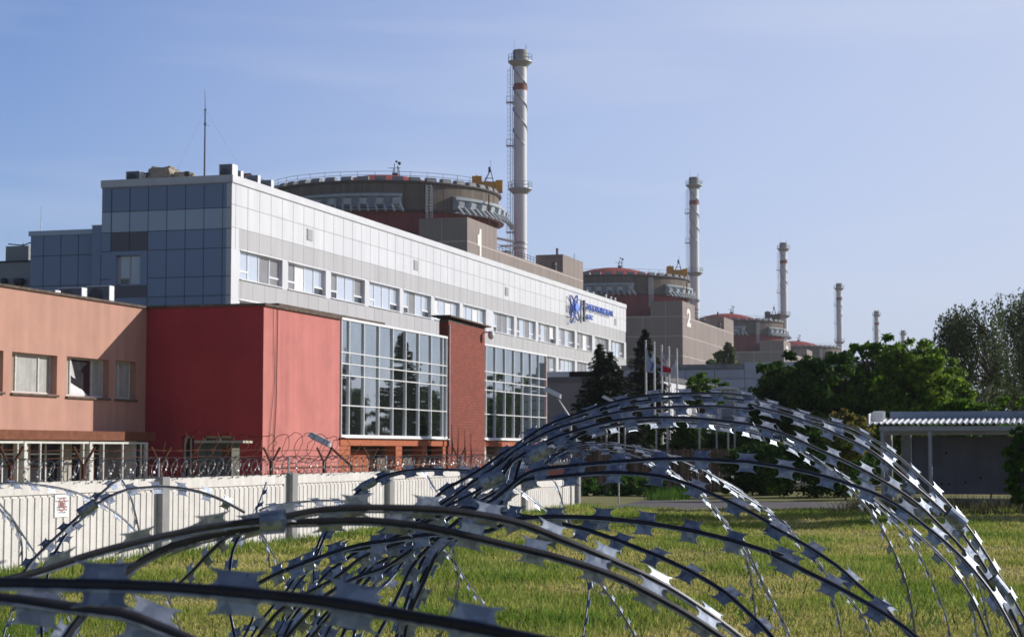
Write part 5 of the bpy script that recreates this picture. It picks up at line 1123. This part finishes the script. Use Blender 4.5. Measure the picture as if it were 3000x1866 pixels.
low = thing('razor_wire_coil', 'razor wire coil sweeping low from the centre to the bottom right corner', 'razor wire', tuple(at(1900, 1900, 2.5)), 'razor wire coils')
strand([('B', [(340,1030),(600,930),(860,850),(1100,815),(1350,775),(1600,760),(1800,745)]), ('C', [(30,828),(340,815),(640,835),(900,870),(1150,920),(1400,990),(1579,1050)]), ('D', [(100,1020),(300,1120),(500,1220),(700,1330),(900,1460),(1000,1550)])], 2.9, 2.6, 25, 21, low)
strand([('B', [(-100,1260),(200,1090),(500,960),(760,890),(1000,845)]), ('C', [(-330,775),(-150,790),(80,812),(200,835),(350,870),(480,905),(700,985),(950,1090),(1200,1230),(1400,1400),(1550,1560)])], 3.2, 2.5, 30, 22, low)
strand([('B', [(300,1560),(500,1330),(650,1190),(850,1080),(1050,1010),(1250,880),(1400,800)])], 3.2, 3.0, 30, 23, low)
strand([('B', [(100,1560),(280,1330),(480,1200),(700,1080),(900,930),(1200,820),(1400,745)])], 3.3, 3.0, 26, 24, low)
strand([('B', [(480,1560),(620,1390),(800,1180),(950,1020),(1080,940),(1250,860)])], 3.3, 3.1, 30, 25, low)

rear = thing('razor_wire_coil', 'thin far turns of razor wire hanging on the right over the grass', 'razor wire', tuple(at(2500, 1900, 5)), 'razor wire coils')
BR = [([('C', [(820,430),(930,465),(1100,500)]), ('D', [(-250,560),(-100,640),(0,712),(100,790),(200,880),(330,1010),(430,1140),(470,1290),(505,1400),(530,1560)])], 5.2, 5.8, 62),
      ([('D', [(480,560),(660,690),(800,820),(930,970),(1020,1120),(1080,1260),(1130,1400),(1165,1560)])], 5.2, 5.8, 66),
      ([('D', [(1060,880),(1150,990),(1220,1100),(1260,1240),(1290,1380),(1315,1560)])], 5.2, 5.6, 64),
      ([('D', [(1100,930),(1190,1020),(1290,1150),(1340,1280),(1370,1420),(1400,1560)])], 5.4, 5.8, 68),
      ([('D', [(1330,1080),(1400,1200),(1460,1330),(1500,1440),(1515,1560)])], 5.0, 5.4, 60),
      ([('D', [(1420,1150),(1480,1290),(1530,1400),(1600,1560)])], 5.0, 5.4, 60),
      ([('D', [(480,1200),(590,1310),(650,1400),(720,1560)])], 5.4, 5.8, 62),
      ([('D', [(-60,930),(0,1050),(60,1180),(130,1310),(190,1420),(245,1560)])], 5.6, 6.0, 60),
      ([('C', [(760,470),(900,560),(1050,640),(1150,740),(1250,870),(1330,990),(1380,1150),(1400,1310),(1410,1420)])], 5.2, 5.8, 62),
      ([('C', [(900,530),(1030,640),(1150,740),(1240,850),(1300,940),(1370,1050),(1450,1200),(1530,1350),(1590,1500)])], 5.4, 6.0, 66),
      ([('C', [(870,450),(1010,505),(1150,570),(1300,670),(1450,760),(1579,860),(1650,930)])], 5.0, 5.2, 62),
      ([('C', [(405,1560),(415,1480),(440,1300),(437,1190),(400,1080)])], 6.0, 6.2, 70),
      ([('C', [(400,1060),(470,1150),(560,1270),(650,1400),(740,1560)])], 5.6, 6.0, 45),
      ([('C', [(60,640),(150,560),(250,465),(400,400),(600,395),(800,430),(930,468)])], 5.0, 5.2, 58),
      ([('C', [(0,560),(120,500),(230,465),(350,420),(550,408),(750,440),(930,478)])], 5.2, 5.3, 58),
      ([('C', [(40,600),(200,505),(350,445),(520,430),(700,460),(850,520)])], 5.4, 5.5, 55),
      ([('C', [(-170,560),(20,650),(110,710),(220,800)])], 6, 6.2, 60), ([('C', [(180,560),(245,610),(275,680),(300,760),(340,850),(400,960)])], 6, 6.2, 70)]
for k, (sg, z0, z1, ph) in enumerate(BR): strand(sg, z0, z1, ph, 40+k, rear, 1.0)

left = thing('razor_wire_coil', 'pale razor wire coil looping in front of the concrete fence at left', 'razor wire', tuple(at(400, 1900, 5)), 'razor wire coils')
LR = [([('A', [(-80,420),(0,410),(110,405),(250,415),(400,435),(540,470),(650,515),(740,560),(850,630),(950,720),(1010,790),(1080,900)])], 4.6, 5.2, 62),
      ([('A', [(160,1060),(240,950),(350,840),(480,720),(600,610),(700,550),(830,480),(950,445),(1150,430),(1300,440),(1450,470),(1600,525),(1760,612)])], 4.3, 4.8, 22),
      ([('A', [(330,1050),(370,960),(420,860),(500,740),(620,630),(690,520),(780,430),(870,370)])], 4.5, 4.9, 30),
      ([('A', [(855,350),(880,385),(930,480),(970,610),(1000,750),(1030,900),(1050,1000)])], 5.6, 6.0, 72),
      ([('A', [(-60,480),(0,555),(80,650),(140,740),(200,830),(280,950)])], 5.0, 5.4, 72),
      ([('A', [(-60,560),(0,600),(60,660),(120,730),(155,830),(160,980)])], 5.2, 5.6, 70),
      ([('A', [(300,1560),(298,1300),(320,1180),(345,1050),(380,930)])], 4.8, 5.0, 25),
      ([('A', [(10,1560),(50,1420),(95,1310),(150,1180)])], 5.0, 5.2, 68),
      ([('A', [(1700,1560),(1655,1350),(1645,1200),(1650,1050),(1670,900),(1725,780),(1790,700)])], 4.6, 4.8, 25),
      ([('A', [(1220,1180),(1360,1060),(1500,910),(1620,800),(1700,750)])], 3.6, 3.4, 35),
      ([('A', [(1160,1130),(1210,1230),(1250,1330),(1300,1460)])], 5.8, 6.0, 72), ([('A', [(400,1140),(460,1230),(520,1390),(600,1540)])], 5.8, 6.0, 72),
      ([('A', [(1845,700),(1845,600),(1875,520),(1915,400)])], 5.6, 5.8, 60), ([('A', [(1845,700),(1900,820),(1960,905),(2010,1020)])], 5.6, 5.8, 72), ([('A', [(1870,740),(1925,850),(1938,1010)])], 5.8, 6, 72),
      ([('B', [(150,600),(220,572),(400,545),(600,530),(780,535)])], 4.6, 4.8, 60),
      ([('B', [(270,1560),(310,1400),(390,1180),(480,1060),(560,920),(620,780),(700,640),(800,520),(950,400),(1100,335),(1300,305),(1500,308),(1680,315)])], 4.6, 4.8, 40),
      ([('B', [(540,1120),(540,1000),(560,870),(620,740),(720,640),(850,500),(1000,390),(1150,340),(1300,318),(1450,312)])], 4.8, 5.0, 45),
      ([('B', [(1290,300),(1330,325),(1370,380),(1420,460),(1500,560),(1560,640)])], 5.8, 6.0, 72),
      ([('B', [(330,1090),(370,1170),(440,1310),(500,1440),(560,1560)])], 5.8, 6.0, 72),
      ([('B', [(1400,820),(1480,890),(1540,970),(1570,1050),(1580,1150),(1550,1270),(1500,1390),(1430,1540)])], 5.6, 6.0, 70),
      ([('B', [(1540,830),(1560,970),(1610,1060),(1680,1170),(1760,1280),(1850,1420)])], 5.6, 6.0, 65),
      ([('B', [(545,1100),(545,1250),(560,1400),(600,1560)])], 5.2, 5.4, 30),
      ([('B', [(60,1560),(170,1380),(330,1190),(440,1030),(600,850)])], 4.8, 4.9, 35), ([('B', [(20,1540),(90,1400),(110,1330)])], 4.8, 4.9, 30)]
for k, (sg, z0, z1, ph) in enumerate(LR): strand(sg, z0, z1, ph, 80+k, left, 1.0)
clip(('A', (595, 610), (665, 565)), 4.45, left, .045, .013); clip(('B', (900, 425), (960, 395)), 4.7, left, .04, .011)

# ================================================================== HAZE
hb_ = MB(); hb_.box(-700, -60, -1, 700, 1700, 90)
hm = bpy.data.materials.new('summer_haze'); hm.use_nodes = True; t = hm.node_tree; t.nodes.clear(); o = nn(t, 'OutputMaterial'); v = nn(t, 'VolumePrincipled')
v.inputs['Color'].default_value = (.86, .92, 1, 1); v.inputs['Density'].default_value = .00013; t.links.new(v.outputs[0], o.inputs['Volume'])
struct(hb_.build('haze', hm), 'stuff')
